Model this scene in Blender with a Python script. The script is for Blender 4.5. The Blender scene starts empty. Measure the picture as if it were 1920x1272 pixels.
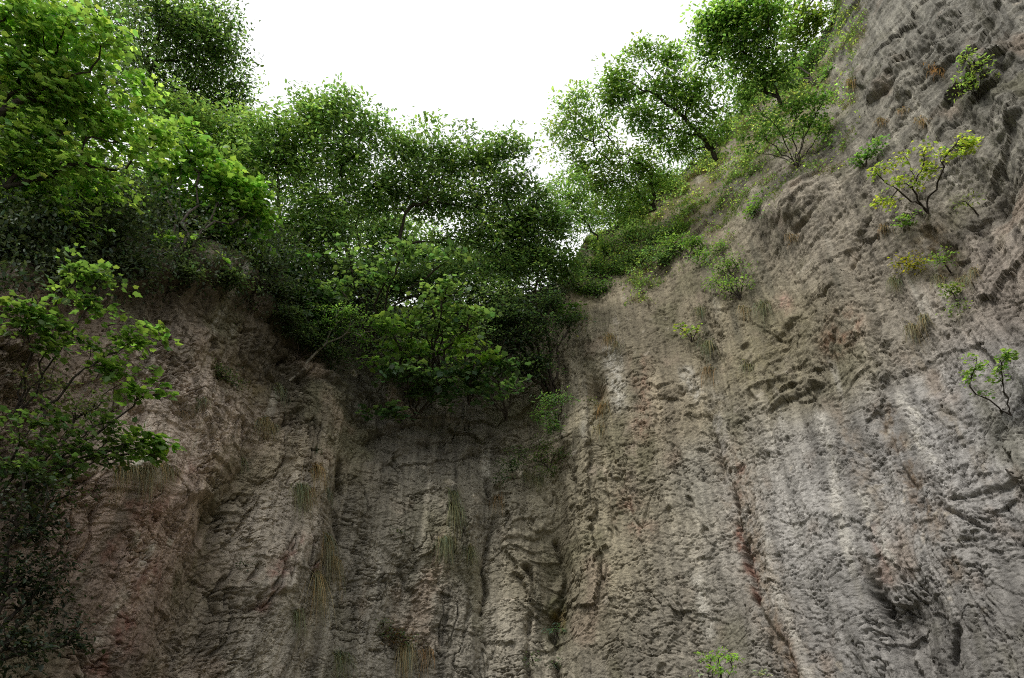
import bpy, math, random
import numpy as np
from concurrent.futures import ThreadPoolExecutor
S = bpy.context.scene
C = S.collection
rng = np.random.default_rng(7)
random.seed(7)
F32 = np.float32

# ------------------------------------------------------------------ camera
W0, H0, FPX, PITCH = 1920.0, 1272.0, 1507.0, math.radians(36.0)
CAMZ = 1.65
cam = bpy.data.cameras.new('camera')
cam.sensor_width = 36.0
cam.lens = 36.0 * FPX / W0
cam.clip_end = 2000.0
cam_ob = bpy.data.objects.new('camera', cam)
C.objects.link(cam_ob)
cam_ob.location = (0, 0, CAMZ)
cam_ob.rotation_euler = (math.radians(90) + PITCH, 0, 0)
S.camera = cam_ob
CAM = np.array([0, 0, CAMZ])

# ------------------------------------------------------------------ world, sun, exposure
SUN_EL, SUN_AZ = math.radians(53), math.radians(-138)     # azimuth from +Y towards +X
world = bpy.data.worlds.new('World')
S.world = world
world.use_nodes = True
nt = world.node_tree
nt.nodes.clear()
sky = nt.nodes.new('ShaderNodeTexSky')
sky.sky_type = 'NISHITA'
sky.sun_disc = False
sky.sun_elevation = SUN_EL
sky.sun_rotation = SUN_AZ
sky.dust_density = 6.0
sky.air_density = 1.0
hs = nt.nodes.new('ShaderNodeHueSaturation')               # cloud cover: the sky's light, greyed and evened out
hs.inputs['Saturation'].default_value = 0.12
mixc = nt.nodes.new('ShaderNodeMix')
mixc.data_type = 'RGBA'
mixc.inputs[0].default_value = 0.9
mixc.inputs[7].default_value = (7.2, 7.3, 7.4, 1)
bg = nt.nodes.new('ShaderNodeBackground')
bg.inputs['Strength'].default_value = 0.074
wo = nt.nodes.new('ShaderNodeOutputWorld')
nt.links.new(sky.outputs[0], hs.inputs['Color'])
nt.links.new(hs.outputs[0], mixc.inputs[6])
nt.links.new(mixc.outputs[2], bg.inputs['Color'])
nt.links.new(bg.outputs[0], wo.inputs['Surface'])
sun = bpy.data.lights.new('sun', 'SUN')
sun.energy = 1.15
sun.angle = math.radians(14)
sun.color = (1.0, 0.965, 0.91)
sun_ob = bpy.data.objects.new('sun', sun)
C.objects.link(sun_ob)
sun_ob.location = (-30, -10, 60)
sun_ob.rotation_euler = (math.radians(90) - SUN_EL, 0, math.pi - SUN_AZ)
S.view_settings.view_transform = 'Standard'
S.view_settings.look = 'None'
S.view_settings.exposure = 1.3
S.view_settings.gamma = 1.0
S.render.film_transparent = False
S.cycles.max_bounces = 10
S.cycles.diffuse_bounces = 6
S.cycles.transmission_bounces = 6
S.cycles.use_denoising = False
S.cycles.filter_width = 1.05
S.cycles.caustics_reflective = False
S.cycles.caustics_refractive = False

# ------------------------------------------------------------------ picture <-> direction
cp, sp_ = math.cos(PITCH), math.sin(PITCH)


def px_dir(x, y):
    """unit direction (world) seen at photograph pixel x, y"""
    x = np.asarray(x, float); y = np.asarray(y, float)
    rx, up = x - W0 / 2, H0 / 2 - y
    d = np.stack([rx, FPX * cp - up * sp_, FPX * sp_ + up * cp], -1)
    return d / np.linalg.norm(d, axis=-1, keepdims=True)


def px_azel(x, y):
    d = px_dir(x, y)
    return np.degrees(np.arctan2(d[..., 0], d[..., 1])), np.degrees(np.arcsin(d[..., 2]))


def azel_px(az, el):
    a, e = np.radians(az), np.radians(el)
    X, Y, Z = np.sin(a) * np.cos(e), np.cos(a) * np.cos(e), np.sin(e)
    f = Y * cp + Z * sp_
    u = -Y * sp_ + Z * cp
    f = np.where(f > 0.05, f, 0.05)
    return W0 / 2 + FPX * X / f, H0 / 2 - FPX * u / f


# ------------------------------------------------------------------ noise
def _h(ix, iy, seed):
    U = np.uint32
    n = ix.astype(U) * U(374761393) + iy.astype(U) * U(668265263) + U((seed * 1442695041) & 0xFFFFFFFF)
    n = (n ^ (n >> U(13))) * U(1274126177)
    n = (n ^ (n >> U(15))) * U(2246822519)
    return ((n ^ (n >> U(16))) & U(0xFFFFFF)).astype(F32) / F32(0xFFFFFF)


POOL = ThreadPoolExecutor(4)


def par(fn, *arrs):
    n = arrs[0].size
    if n < 50000:
        return fn(*[a.ravel() for a in arrs]).reshape(arrs[0].shape)
    sh = arrs[0].shape
    ch = [np.array_split(a.ravel(), 16) for a in arrs]
    return np.concatenate(list(POOL.map(lambda k: fn(*[c[k] for c in ch]), range(16)))).reshape(sh)


def _perlin(x, y, seed):
    xi, yi = np.floor(x), np.floor(y)
    fx, fy = (x - xi).astype(F32), (y - yi).astype(F32)
    xi = xi.astype(np.int32); yi = yi.astype(np.int32)
    u = fx * fx * fx * (fx * (fx * 6 - 15) + 10)
    v = fy * fy * fy * (fy * (fy * 6 - 15) + 10)

    def g(dx, dy):
        a = _h(xi + dx, yi + dy, seed) * F32(6.2831853)
        return np.cos(a) * (fx - dx) + np.sin(a) * (fy - dy)
    n0 = g(0, 0) * (1 - u) + g(1, 0) * u
    n1 = g(0, 1) * (1 - u) + g(1, 1) * u
    return (n0 * (1 - v) + n1 * v) * F32(1.5)


def perlin(x, y, seed=0):
    return par(lambda a, b: _perlin(a, b, seed), x, y)


def fbm(x, y, oct=4, seed=0, gain=0.5, ridged=False):
    t, a = 0, 1.0
    tot = 0
    for o in range(oct):
        n = perlin(x * 2 ** o + 13.7 * o, y * 2 ** o - 7.3 * o, seed + o)
        if ridged:
            n = 1 - np.abs(n) * 2
        t = t + a * n
        tot += a
        a *= gain
    return t / tot


def _facet(x, y, seed, bias=0.0):
    """broken-rock facets: nearest cell's own height and tilt; returns height (-1..1)"""
    xi, yi = np.floor(x).astype(np.int32), np.floor(y).astype(np.int32)
    best = np.full(x.shape, 9.0, F32)
    out = np.zeros(x.shape, F32)
    for dx in (-1, 0, 1):
        for dy in (-1, 0, 1):
            cx, cy = xi + dx, yi + dy
            px = cx + _h(cx, cy, seed)
            py = cy + _h(cx, cy, seed + 1)
            ex, ey = (x - px).astype(F32), (y - py).astype(F32)
            d = ex * ex + ey * ey
            hh = (_h(cx, cy, seed + 2) - .5) * 1.1 + ex * (_h(cx, cy, seed + 3) - .5) * 1.7 + ey * ((_h(cx, cy, seed + 4) - .5) * 1.5 - bias)
            m = d < best
            best = np.where(m, d, best)
            out = np.where(m, hh, out)
    return out


def facet(x, y, seed, bias=0.0):
    return par(lambda a, b: _facet(a, b, seed, bias), x, y)


def sstep(a, b, x):
    t = np.clip((x - a) / (b - a), 0, 1)
    return t * t * (3 - 2 * t)


# ------------------------------------------------------------------ materials
def new_mat(name):
    m = bpy.data.materials.new(name)
    m.use_nodes = True
    n = m.node_tree
    n.nodes.clear()
    return m, n, n.nodes.new


def rock_material():
    m, n, N = new_mat('weathered_rock')
    out = N('ShaderNodeOutputMaterial')
    b = N('ShaderNodeBsdfPrincipled')
    b.inputs['Roughness'].default_value = 0.85
    b.inputs['Specular IOR Level'].default_value = 0.25
    at = N('ShaderNodeAttribute'); at.attribute_name = 'Col'
    tc = N('ShaderNodeTexCoord')
    n1 = N('ShaderNodeTexNoise'); n1.inputs['Scale'].default_value = 13; n1.inputs['Detail'].default_value = 10; n1.inputs['Roughness'].default_value = .75
    r1 = N('ShaderNodeMapRange'); r1.inputs[1].default_value = .25; r1.inputs[2].default_value = .75; r1.inputs[3].default_value = .45; r1.inputs[4].default_value = 1.6
    v = N('ShaderNodeMix'); v.data_type = 'RGBA'; v.blend_type = 'MULTIPLY'; v.inputs[0].default_value = 1
    n2 = N('ShaderNodeTexNoise'); n2.inputs['Scale'].default_value = 15; n2.inputs['Detail'].default_value = 9; n2.inputs['Roughness'].default_value = .74
    bp = N('ShaderNodeBump'); bp.inputs['Strength'].default_value = .9; bp.inputs['Distance'].default_value = .055
    L = n.links.new
    for q in (n1, n2):
        L(tc.outputs['Object'], q.inputs['Vector'])
    L(n1.outputs[0], r1.inputs[0]); L(at.outputs['Color'], v.inputs[6]); L(r1.outputs[0], v.inputs[7])
    L(v.outputs[2], b.inputs['Base Color']); L(n2.outputs[0], bp.inputs['Height']); L(bp.outputs[0], b.inputs['Normal'])
    L(b.outputs[0], out.inputs[0])
    return m


def leaf_material(name, trans=0.38, rough=0.45, spec=0.35):
    m, n, N = new_mat(name)
    out = N('ShaderNodeOutputMaterial')
    b = N('ShaderNodeBsdfPrincipled')
    b.inputs['Roughness'].default_value = rough
    b.inputs['Specular IOR Level'].default_value = spec
    t = N('ShaderNodeBsdfTranslucent')
    at = N('ShaderNodeAttribute'); at.attribute_name = 'Col'
    gm = N('ShaderNodeMix'); gm.data_type = 'RGBA'; gm.blend_type = 'MULTIPLY'; gm.inputs[0].default_value = 1
    gm.inputs[7].default_value = (1.8, 1.9, .9, 1)
    mx = N('ShaderNodeMixShader'); mx.inputs[0].default_value = trans
    L = n.links.new
    L(at.outputs['Color'], b.inputs['Base Color']); L(at.outputs['Color'], gm.inputs[6]); L(gm.outputs[2], t.inputs['Color'])
    L(b.outputs[0], mx.inputs[1]); L(t.outputs[0], mx.inputs[2]); L(mx.outputs[0], out.inputs[0])
    return m


def bark_material(name, col):
    m, n, N = new_mat(name)
    out = N('ShaderNodeOutputMaterial')
    b = N('ShaderNodeBsdfPrincipled'); b.inputs['Roughness'].default_value = .9; b.inputs['Specular IOR Level'].default_value = .2
    tc = N('ShaderNodeTexCoord')
    n1 = N('ShaderNodeTexNoise'); n1.inputs['Scale'].default_value = 14; n1.inputs['Detail'].default_value = 6
    cr = N('ShaderNodeValToRGB')
    cr.color_ramp.elements[0].position = .3; cr.color_ramp.elements[1].position = .72
    cr.color_ramp.elements[0].color = (col[0] * .45, col[1] * .45, col[2] * .45, 1)
    cr.color_ramp.elements[1].color = (col[0] * 1.5, col[1] * 1.5, col[2] * 1.5, 1)
    L = n.links.new
    L(tc.outputs['Object'], n1.inputs['Vector']); L(n1.outputs[0], cr.inputs[0]); L(cr.outputs[0], b.inputs['Base Color']); L(b.outputs[0], out.inputs[0])
    return m


M_ROCK = rock_material()
M_LEAF = leaf_material('broad_leaf', .5)
M_SMALL = leaf_material('small_leaf', .55, .45, .4)
M_GLOSS = leaf_material('glossy_leaf', .25, .55, .25)
M_BLADE = leaf_material('dry_blade', .25, .7, .15)
M_BARK = bark_material('grey_brown_bark', (.06, .05, .04))
M_PALE = bark_material('pale_bark', (.22, .2, .16))


# ------------------------------------------------------------------ mesh helper
def mesh_from(name, co, faces, mat, col=None, parent=None, smooth=False):
    """faces: (n,3) or (n,4) int array; col: per-vertex (n,3)"""
    me = bpy.data.meshes.new(name)
    co = np.ascontiguousarray(co, F32)
    k = faces.shape[1]
    me.vertices.add(len(co)); me.vertices.foreach_set('co', co.ravel())
    me.loops.add(faces.size); me.loops.foreach_set('vertex_index', np.ascontiguousarray(faces, np.int32).ravel())
    me.polygons.add(len(faces)); me.polygons.foreach_set('loop_start', np.arange(len(faces), dtype=np.int32) * k)
    me.update(calc_edges=True)
    if smooth:
        me.polygons.foreach_set('use_smooth', np.ones(len(faces), bool))
    if col is not None:
        a = me.color_attributes.new('Col', 'FLOAT_COLOR', 'POINT')
        c4 = np.ones((len(co), 4), F32); c4[:, :3] = col
        a.data.foreach_set('color', c4.ravel())
    me.materials.append(mat)
    ob = bpy.data.objects.new(name, me)
    C.objects.link(ob)
    if parent is not None:
        ob.parent = parent
    return ob


# ------------------------------------------------------------------ the cliff
def interp_pts(pts, x, smooth=0):
    xs, ys = zip(*pts)
    return np.interp(x, xs, ys)


az_c = np.concatenate([np.linspace(-118, -52, 70)[:-1], np.linspace(-52, 52, 1700), np.linspace(52, 118, 70)[1:]])
crest_px = [(0, 110), (120, 230), (200, 320), (300, 400), (400, 440), (480, 470), (560, 525), (650, 555), (750, 562), (900, 562), (1000, 550),
            (1050, 530), (1095, 452), (1150, 425), (1200, 400), (1270, 330), (1330, 285), (1400, 195), (1440, 160), (1500, 115), (1560, 30)]
ca, ce = px_azel([p[0] for p in crest_px], [p[1] for p in crest_px])
crest = [(-118, 32), (-85, 36), (-62, 50)] + list(zip(ca, ce)) + [(36, 54.5), (41, 58), (48, 62), (60, 64), (85, 58), (118, 50)]
rim_px = [(-100, 520), (0, 520), (120, 500), (260, 510), (400, 500), (520, 540), (600, 600), (650, 610)]
ra, re_ = px_azel([p[0] for p in rim_px], [p[1] for p in rim_px])
D0_pts = [(-118, 8.5), (-90, 8.6), (-62, 9.4), (-45, 10.6), (-30, 13.0), (-18, 15.6), (-8, 17.4), (0, 18.0), (5, 17.8), (12, 16.7), (20, 15.2), (30, 13.7), (45, 12.2), (60, 11.8), (90, 14), (118, 20)]
k_pts = [(-118, .06), (-45, .10), (-20, .10), (-4, .06), (6, .10), (20, .18), (50, .18), (118, .2)]


def smooth_interp(pts, x, w):
    acc = 0
    for o in np.linspace(-1, 1, 7):
        acc = acc + np.interp(x + o * w, *zip(*pts))
    return acc / 7


def base_D(az, el):
    """horizontal distance of the undetailed face"""
    D0 = smooth_interp(D0_pts, az, 4.0)
    k = smooth_interp(k_pts, az, 3.0)
    ec = smooth_interp(crest, az, .4)
    D = D0 / (1 - k * np.tan(np.radians(np.clip(el, -20, 64))))
    rim = np.interp(az, ra, re_)
    left = sstep(-9.5, -13.0, az)
    D = D + left * .42 * np.clip(el - rim, 0, None)                   # wooded slope above the rim
    right = sstep(4, 9, az) * (1 - sstep(30, 40, az))
    D = D + right * 2.6 * sstep(ec - 9, ec + 2, el) ** 1.5            # grassy shoulder below the crest
    return D


NR = 820
tt = np.linspace(0, 1, NR)
ec_c = smooth_interp(crest, az_c, .4)
EL0 = 7.5
el_g = EL0 + tt[:, None] * (ec_c[None, :] - EL0)
low = np.array([-14, -9, -5, -1, 2, 4.5, 6.2])
el_g = np.vstack([np.repeat(low[:, None], len(az_c), 1), el_g])
az_g = np.repeat(az_c[None, :], el_g.shape[0], 0)
Dg = base_D(az_g, el_g)
zg = Dg * np.tan(np.radians(el_g)) + CAMZ
sg = np.radians(az_g) * 15.0
PX, PY = azel_px(az_g, el_g)
infr = (np.abs(az_g) < 60)

# large relief: ribs, grooves, recesses (metres, + towards the viewer)
relief = np.zeros_like(Dg)


def bump(x, y, rx, ry, rot, amt, pw=2.0):
    global relief
    a = math.radians(rot)
    dx, dy = PX - x, PY - y
    u = (dx * math.cos(a) + dy * math.sin(a)) / rx
    v = (-dx * math.sin(a) + dy * math.cos(a)) / ry
    if x < 700:
        amt = amt * .5
    relief += amt * np.exp(-(u * u + v * v) ** (pw / 2)) * infr


wob_x = 22 * fbm(sg * .8, zg * .8, 6, 900, .6)
wob_y = 22 * fbm(sg * .8, zg * .8, 6, 950, .6)
lip_var = .55 + 1.1 * fbm(sg * 1.3, zg * 1.3, 4, 970, .6)


def line_dist(pts, wob=1.0):
    """distance to a polyline and the signed height above it, in picture units on the face"""
    best = np.full(PX.shape, 1e9); sign = np.zeros(PX.shape)
    X, Y = PX + wob_x * wob, PY + wob_y * wob
    for (x0, y0), (x1, y1) in zip(pts[:-1], pts[1:]):
        ex, ey = x1 - x0, y1 - y0
        l2 = ex * ex + ey * ey
        t = np.clip(((X - x0) * ex + (Y - y0) * ey) / l2, 0, 1)
        dx, dy = X - (x0 + t * ex), Y - (y0 + t * ey)
        d = np.hypot(dx, dy)
        s = np.where((ex * (Y - y0) - ey * (X - x0)) < 0, 1.0, -1.0)       # + is up when pts run left to right
        # sideways beyond the ends does not count as above
        m = d < best
        best = np.where(m, d, best); sign = np.where(m, s, sign)
    return best, sign * infr


def ledge(pts, h, amt):
    global relief
    d, s = line_dist(pts)
    x0, x1 = min(p[0] for p in pts), max(p[0] for p in pts)
    side = sstep(x0 - h * .3, x0 + h * .2, PX) * (1 - sstep(x1 - h * .2, x1 + h * .3, PX))
    y0, y1 = min(p[1] for p in pts), max(p[1] for p in pts)
    side = side if (x1 - x0) > (y1 - y0) * .5 else sstep(y0 - h, y0, PY) * (1 - sstep(y1, y1 + h, PY))
    sd = d * np.sign(s)
    relief += amt * .75 * np.clip(lip_var, 0, 1.3) * (sstep(-3, 9, sd) * np.exp(-(np.clip(sd, 0, None) / h) ** 1.2) - .2 * np.exp(-d / (h * .4)) * (sd < 0)) * side * np.abs(s)


def crack(pts, w, amt):
    global relief
    d, s = line_dist(pts)
    relief -= amt * 1.0 * np.exp(-(d / w) ** 2) * np.abs(s) * np.clip(lip_var * 1.3 - .15, 0, 1.3)


bump(575, 1010, 60, 230, 13, .85); bump(640, 960, 30, 260, 10, -.5); bump(690, 1000, 40, 260, 0, .25)
bump(440, 930, 48, 260, 22, -1.0); bump(300, 880, 90, 220, 25, .7); bump(180, 1060, 90, 200, 28, .3)
bump(380, 1180, 50, 160, 15, -.5); bump(500, 1050, 60, 220, 6, .4)
bump(820, 720, 200, 120, 0, -1.2); bump(960, 720, 90, 120, 0, -.6)
bump(850, 1000, 90, 260, 0, .3); bump(915, 1050, 22, 230, 2, -.35); bump(1040, 1120, 30, 170, 2, -.55)
bump(1100, 900, 60, 260, -6, .35); bump(1120, 735, 16, 22, 0, -.5); bump(1225, 1000, 70, 260, -4, .2)
bump(1345, 900, 26, 190, -10, -.1); bump(1400, 1050, 24, 240, -14, -.1); bump(1470, 1120, 40, 220, -14, .22)
bump(1560, 980, 80, 260, -12, .3); bump(1690, 1170, 50, 70, -25, -.45)
bump(1480, 400, 90, 60, -20, .5); bump(1560, 560, 60, 90, -30, .3); bump(1830, 360, 70, 70, 0, -.7)
bump(1760, 480, 60, 50, 0, -.45); bump(470, 700, 60, 40, 10, -.7); bump(210, 690, 40, 45, 0, .5); bump(620, 740, 60, 50, 0, .5)
bump(500, 610, 130, 60, 10, -.6); bump(330, 570, 140, 50, 0, -.5)
ledge([(1390, 800), (1440, 778), (1480, 752), (1530, 722)], 60, .42)
ledge([(1440, 735), (1490, 705), (1530, 690)], 34, .3)
ledge([(1240, 760), (1270, 742), (1310, 735)], 36, .3)
ledge([(1540, 560), (1575, 545)], 30, .35)
ledge([(1440, 640), (1490, 605)], 30, .3)
ledge([(650, 760), (700, 800), (760, 770)], 60, .5)
ledge([(740, 850), (800, 815), (850, 830)], 50, .4)
ledge([(820, 765), (870, 775), (890, 745)], 40, .5)
ledge([(870, 850), (930, 800), (960, 815)], 60, .5)
ledge([(960, 770), (1000, 760), (1030, 735)], 50, .4)
ledge([(930, 905), (980, 890), (1040, 870), (1070, 850)], 34, .35)
ledge([(180, 575), (300, 530), (420, 525), (560, 640)], 60, .7)
ledge([(560, 690), (620, 700), (690, 720)], 45, .5)
ledge([(425, 1105), (480, 1125), (540, 1120)], 40, .3)
ledge([(300, 970), (360, 950), (420, 960)], 40, .3)
ledge([(1640, 200), (1700, 150), (1760, 90), (1800, 40)], 40, .5)
ledge([(1690, 190), (1740, 165), (1790, 120)], 30, .4)
ledge([(1480, 430), (1560, 380)], 26, .28)
ledge([(1600, 690), (1640, 670), (1660, 640)], 30, .3)
ledge([(1720, 745), (1780, 770), (1850, 790)], 30, .22)
ledge([(1780, 930), (1850, 915), (1900, 900)], 40, .3)
ledge([(1800, 1010), (1870, 1005)], 40, .25)
ledge([(900, 1195), (930, 1205), (965, 1212)], 24, .25)
ledge([(940, 1010), (990, 1000), (1040, 985)], 26, .28)
ledge([(1290, 780), (1330, 775)], 26, .25)
ledge([(1250, 965), (1300, 945)], 22, .2)
ledge([(1100, 690), (1140, 668)], 24, .3)
ledge([(1850, 140), (1900, 100), (1960, 60)], 45, .5)
ledge([(1860, 260), (1920, 215)], 40, .4)
for p, w, a in [([(920, 880), (925, 950), (915, 1060), (905, 1150)], 4, .35), ([(1040, 1010), (1050, 1080), (1035, 1160), (1045, 1272)], 7, .5),
                ([(985, 1060), (1000, 1130), (985, 1272)], 5, .35), ([(640, 850), (632, 950), (640, 1000)], 7, .4), ([(1375, 890), (1378, 960), (1395, 1060), (1425, 1130)], 5, .3),
                ([(1330, 760), (1345, 830), (1365, 900)], 5, .3), ([(1650, 600), (1640, 660), (1636, 720), (1650, 800), (1700, 900), (1740, 960)], 6, .2),
                ([(1650, 1040), (1640, 1110), (1660, 1180), (1710, 1272)], 9, .5), ([(1800, 1180), (1780, 1240)], 10, .4), ([(700, 1010), (760, 1090), (790, 1160)], 5, .2),
                ([(1640, 400), (1600, 460), (1590, 500)], 5, .25), ([(1550, 370), (1530, 420), (1500, 440)], 4, .25), ([(560, 770), (470, 850), (420, 960)], 9, .3),
                ([(860, 1060), (880, 1120), (870, 1200)], 4, .22), ([(1420, 1130), (1470, 1210), (1490, 1280)], 5, .25), ([(1760, 950), (1850, 990), (1920, 1020)], 5, .25)]:
    crack(p, w, a)

# fine relief
smoothslab = np.exp(-(((PX - 1530) / 150) ** 2 + ((PY - 1000) / 260) ** 2)) * .6 + np.exp(-(((PX - 1800) / 160) ** 2 + ((PY - 900) / 300) ** 2)) * .3
rough = (1.0 - smoothslab) * (1 + .8 * sstep(1000, 500, PX)) * (1 + .35 * sstep(1500, 1850, PX) * sstep(500, 200, PY))
rough = np.where(infr, rough, 1.0)
steep = np.clip(1.2 - (el_g - 22) / 40, .24, 1.0)                              # weathered smoother towards the top
for x, y, rx, ry, a in ((1690, 1170, 60, 100, 1.6), (1650, 1090, 40, 60, .8), (1800, 1210, 60, 60, .8), (450, 900, 60, 160, .7), (480, 620, 120, 80, .7), (1440, 690, 70, 60, .6), (1780, 90, 140, 90, .7), (1620, 700, 50, 90, .6)):
    rough = rough + a * np.exp(-((PX - x) / rx) ** 2 - ((PY - y) / ry) ** 2)
wx = .35 * fbm(sg * .5, zg * .5, 3, 11); wz = .35 * fbm(sg * .5 + 9, zg * .5, 3, 17)
u, v = sg + wx, zg + wz
tilt = np.interp(az_g, [-50, -20, 0, 15, 50], [.55, .3, .05, -.35, -.6])       # fabric of the rock leans outwards on both flanks
lean = np.interp(az_g, [-50, -20, 0, 50], [.30, .12, 0, -.05])
sl = sg - zg * lean                                                              # coordinate across the drip streaks and flutes
ul = sl + wx
ud, vd = u * .78 + v * .62, -u * .62 + v * .78                                   # bedding on the sunny flank dips to the lower left
relief *= np.clip(1 + .7 * fbm(u * .7, v * .5, 3, 5), .2, 1.8)
for x, y, rx, ry, rot_, a_ in ((1470, 720, 80, 50, 0, .16), (1690, 1160, 60, 90, 0, .14), (430, 880, 70, 160, 0, .12), (480, 620, 130, 80, 0, .14), (980, 1010, 50, 60, 0, .10), (1040, 1130, 40, 140, 0, .12), (1250, 750, 60, 30, 0, .10), (1620, 680, 50, 80, 0, .10), (1860, 940, 70, 60, 0, .12), (880, 760, 170, 80, 0, .16)):
    relief += a_ * .6 * np.exp(-((PX - x) / rx) ** 2 - ((PY - y) / ry) ** 2) * facet(u * 2.2 + v * .8, v * 2.4 - u * .8, 91 + int(rx), .9)
jx = .22 * fbm(u * 2.2, v * 2.2, 5, 58, .65); jy = .22 * fbm(u * 2.2 + 31, v * 2.2, 5, 59, .65)
relief += .10 * facet((u + jx * 1.6) * .42, (v + jy * 1.6) * .26, 8, .2) * np.where(infr, 1, 0)
fl = .32 * perlin(sg * .22, zg * .07, 1) + .28 * fbm((u + v * .1) * .9, v * .16, 3, 2)
relief += fl * np.where(infr, 1, 1.5)
rough = rough * steep * (1 - .22 * sstep(1050, 1300, PX) * infr)
broken0 = sstep(-.05, .45, fbm(u * .55, v * .45, 4, 55)) + .1
relief += rough * (.03 + .07 * broken0) * facet((u + jx) * .95 + .2 * v, (v + jy) * .7, 21, .2)
side = sstep(2, 14, az_g)
broken = sstep(-.05, .45, fbm(u * .55, v * .45, 4, 55)) + .1                    # where the face is shattered
ub, vb = u + .5 * jx + .08 * fbm(u * 4, v * 4, 3, 56), v + .5 * jy + .08 * fbm(u * 4, v * 4, 3, 57)
relief += rough * (.02 + .055 * broken) * facet(ub * 2.3 + .5 * v, vb * 1.5, 31, .2)
relief += rough * (.008 + .042 * broken) * np.where(side > .5, facet(ub * 3.6 + v * 1.5, vb * 3.9 - u * 1.5, 43, .25), facet(ub * 4.6 - v * .8, vb * 3.6 + u * .8, 41, .25))
relief += (.010 * steep + .032 * broken * rough) * facet(ub * 8 + v * 3, vb * 8.5 - u * 3, 51, .35)
relief += (.010 * steep + .012 * broken * rough) * facet(u * 15 + 3 * v, v * 19, 53, .5)
slab = np.exp(-((PX - 1790) / 170) ** 2 - ((PY - 110) / 130) ** 2) + .6 * np.exp(-((PX - 1560) / 120) ** 2 - ((PY - 400) / 90) ** 2) + .7 * np.exp(-((PX - 1900) / 90) ** 2 - ((PY - 330) / 200) ** 2)
relief += slab * .11 * facet(ud * .8 + wx * 2 + jx, vd * 2.0 + wz * 4 + jy * 1.5, 45, .9) + slab * .04 * facet(ud * 1.8 + jx * 3, vd * 5.5 + jy * 5, 46, .7)
relief += .06 * sstep(1150, 1500, PX) * sstep(640, 380, PY) * infr * np.abs(fbm(ud * .7 + jx * .6, vd * 3.2 + jy * 2, 4, 239, .5)) * 1.5
rg = fbm(ul * 2.4, v * .30, 4, 61, ridged=True)
relief += (.085 * rg) * sstep(-.1, .5, fbm(u * .4, v * .25, 2, 67) + .2)
relief += steep * (.018 + .03 * broken * rough) * fbm(ul * 2.8, v * 1.9, 7, 71, .66)
relief += .075 * steep * fbm(ul * 4.5, v * .30, 4, 75, .6) * (.4 + sstep(-.2, .3, fbm(u * .5, v * .3, 2, 76)))
# short hairline breaks, diagonal and upright
for (cx, cy, sd, am) in ((ud * 2.2, vd * 5.5, 141, .05), (ul * 4.5, v * 1.1, 151, .05), (u * 1.6 - v * 1.2, v * 3.4 + u * 1.4, 161, .045)):
    n_ = fbm(cx, cy, 4, sd, .55)
    mk = sstep(.02, .22, fbm(u * 1.7, v * 1.5, 3, sd + 5)) * steep
    relief -= am * mk * np.exp(-(n_ / .035) ** 2)
# small pits
pit = perlin(u * 2.1, v * 1.6, 131)
relief -= .12 * sstep(.62, .72, pit) * sstep(.1, .3, perlin(u * .5, v * .5, 137))
# open joints
for (fx, fy, sd, w, am) in ((.9, .22, 101, .022, .16), (1.0, .8, 111, .018, .13), (.7, 1.5, 121, .016, .13)):
    n_ = fbm(u * fx, v * fy, 5, sd, .6)
    mk = sstep(.08, .3, fbm(u * .55, v * .55, 2, sd + 50))
    relief -= .7 * am * mk * rough * np.exp(-(n_ / w) ** 2)
tcrest = np.clip((el_g - EL0) / (np.repeat(ec_c[None, :], el_g.shape[0], 0) - EL0), 0, 1)
leftm = sstep(-9.5, -13.0, az_g)
hill = leftm * sstep(0, 2.5, el_g - np.interp(az_g, ra, re_))                  # soil slope, softer
relief *= 1 - .5 * hill

# undisplaced points, normals, displaced points
A = np.radians(az_g)
P0 = np.stack([np.sin(A) * Dg, np.cos(A) * Dg, zg], -1)
du = np.gradient(P0, axis=1); dv = np.gradient(P0, axis=0)
nrm = np.cross(du, dv)
nrm /= np.linalg.norm(nrm, axis=-1, keepdims=True) + 1e-9
nrm[(nrm * P0).sum(-1) > 0] *= -1
out_dir = -np.stack([np.sin(A), np.cos(A), 0 * A], -1)
dirn = .6 * nrm + .4 * out_dir
dirn /= np.linalg.norm(dirn, axis=-1, keepdims=True)
PD = P0 + dirn * relief[..., None]
EMB = 0
NROWS = PD.shape[0]
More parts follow.
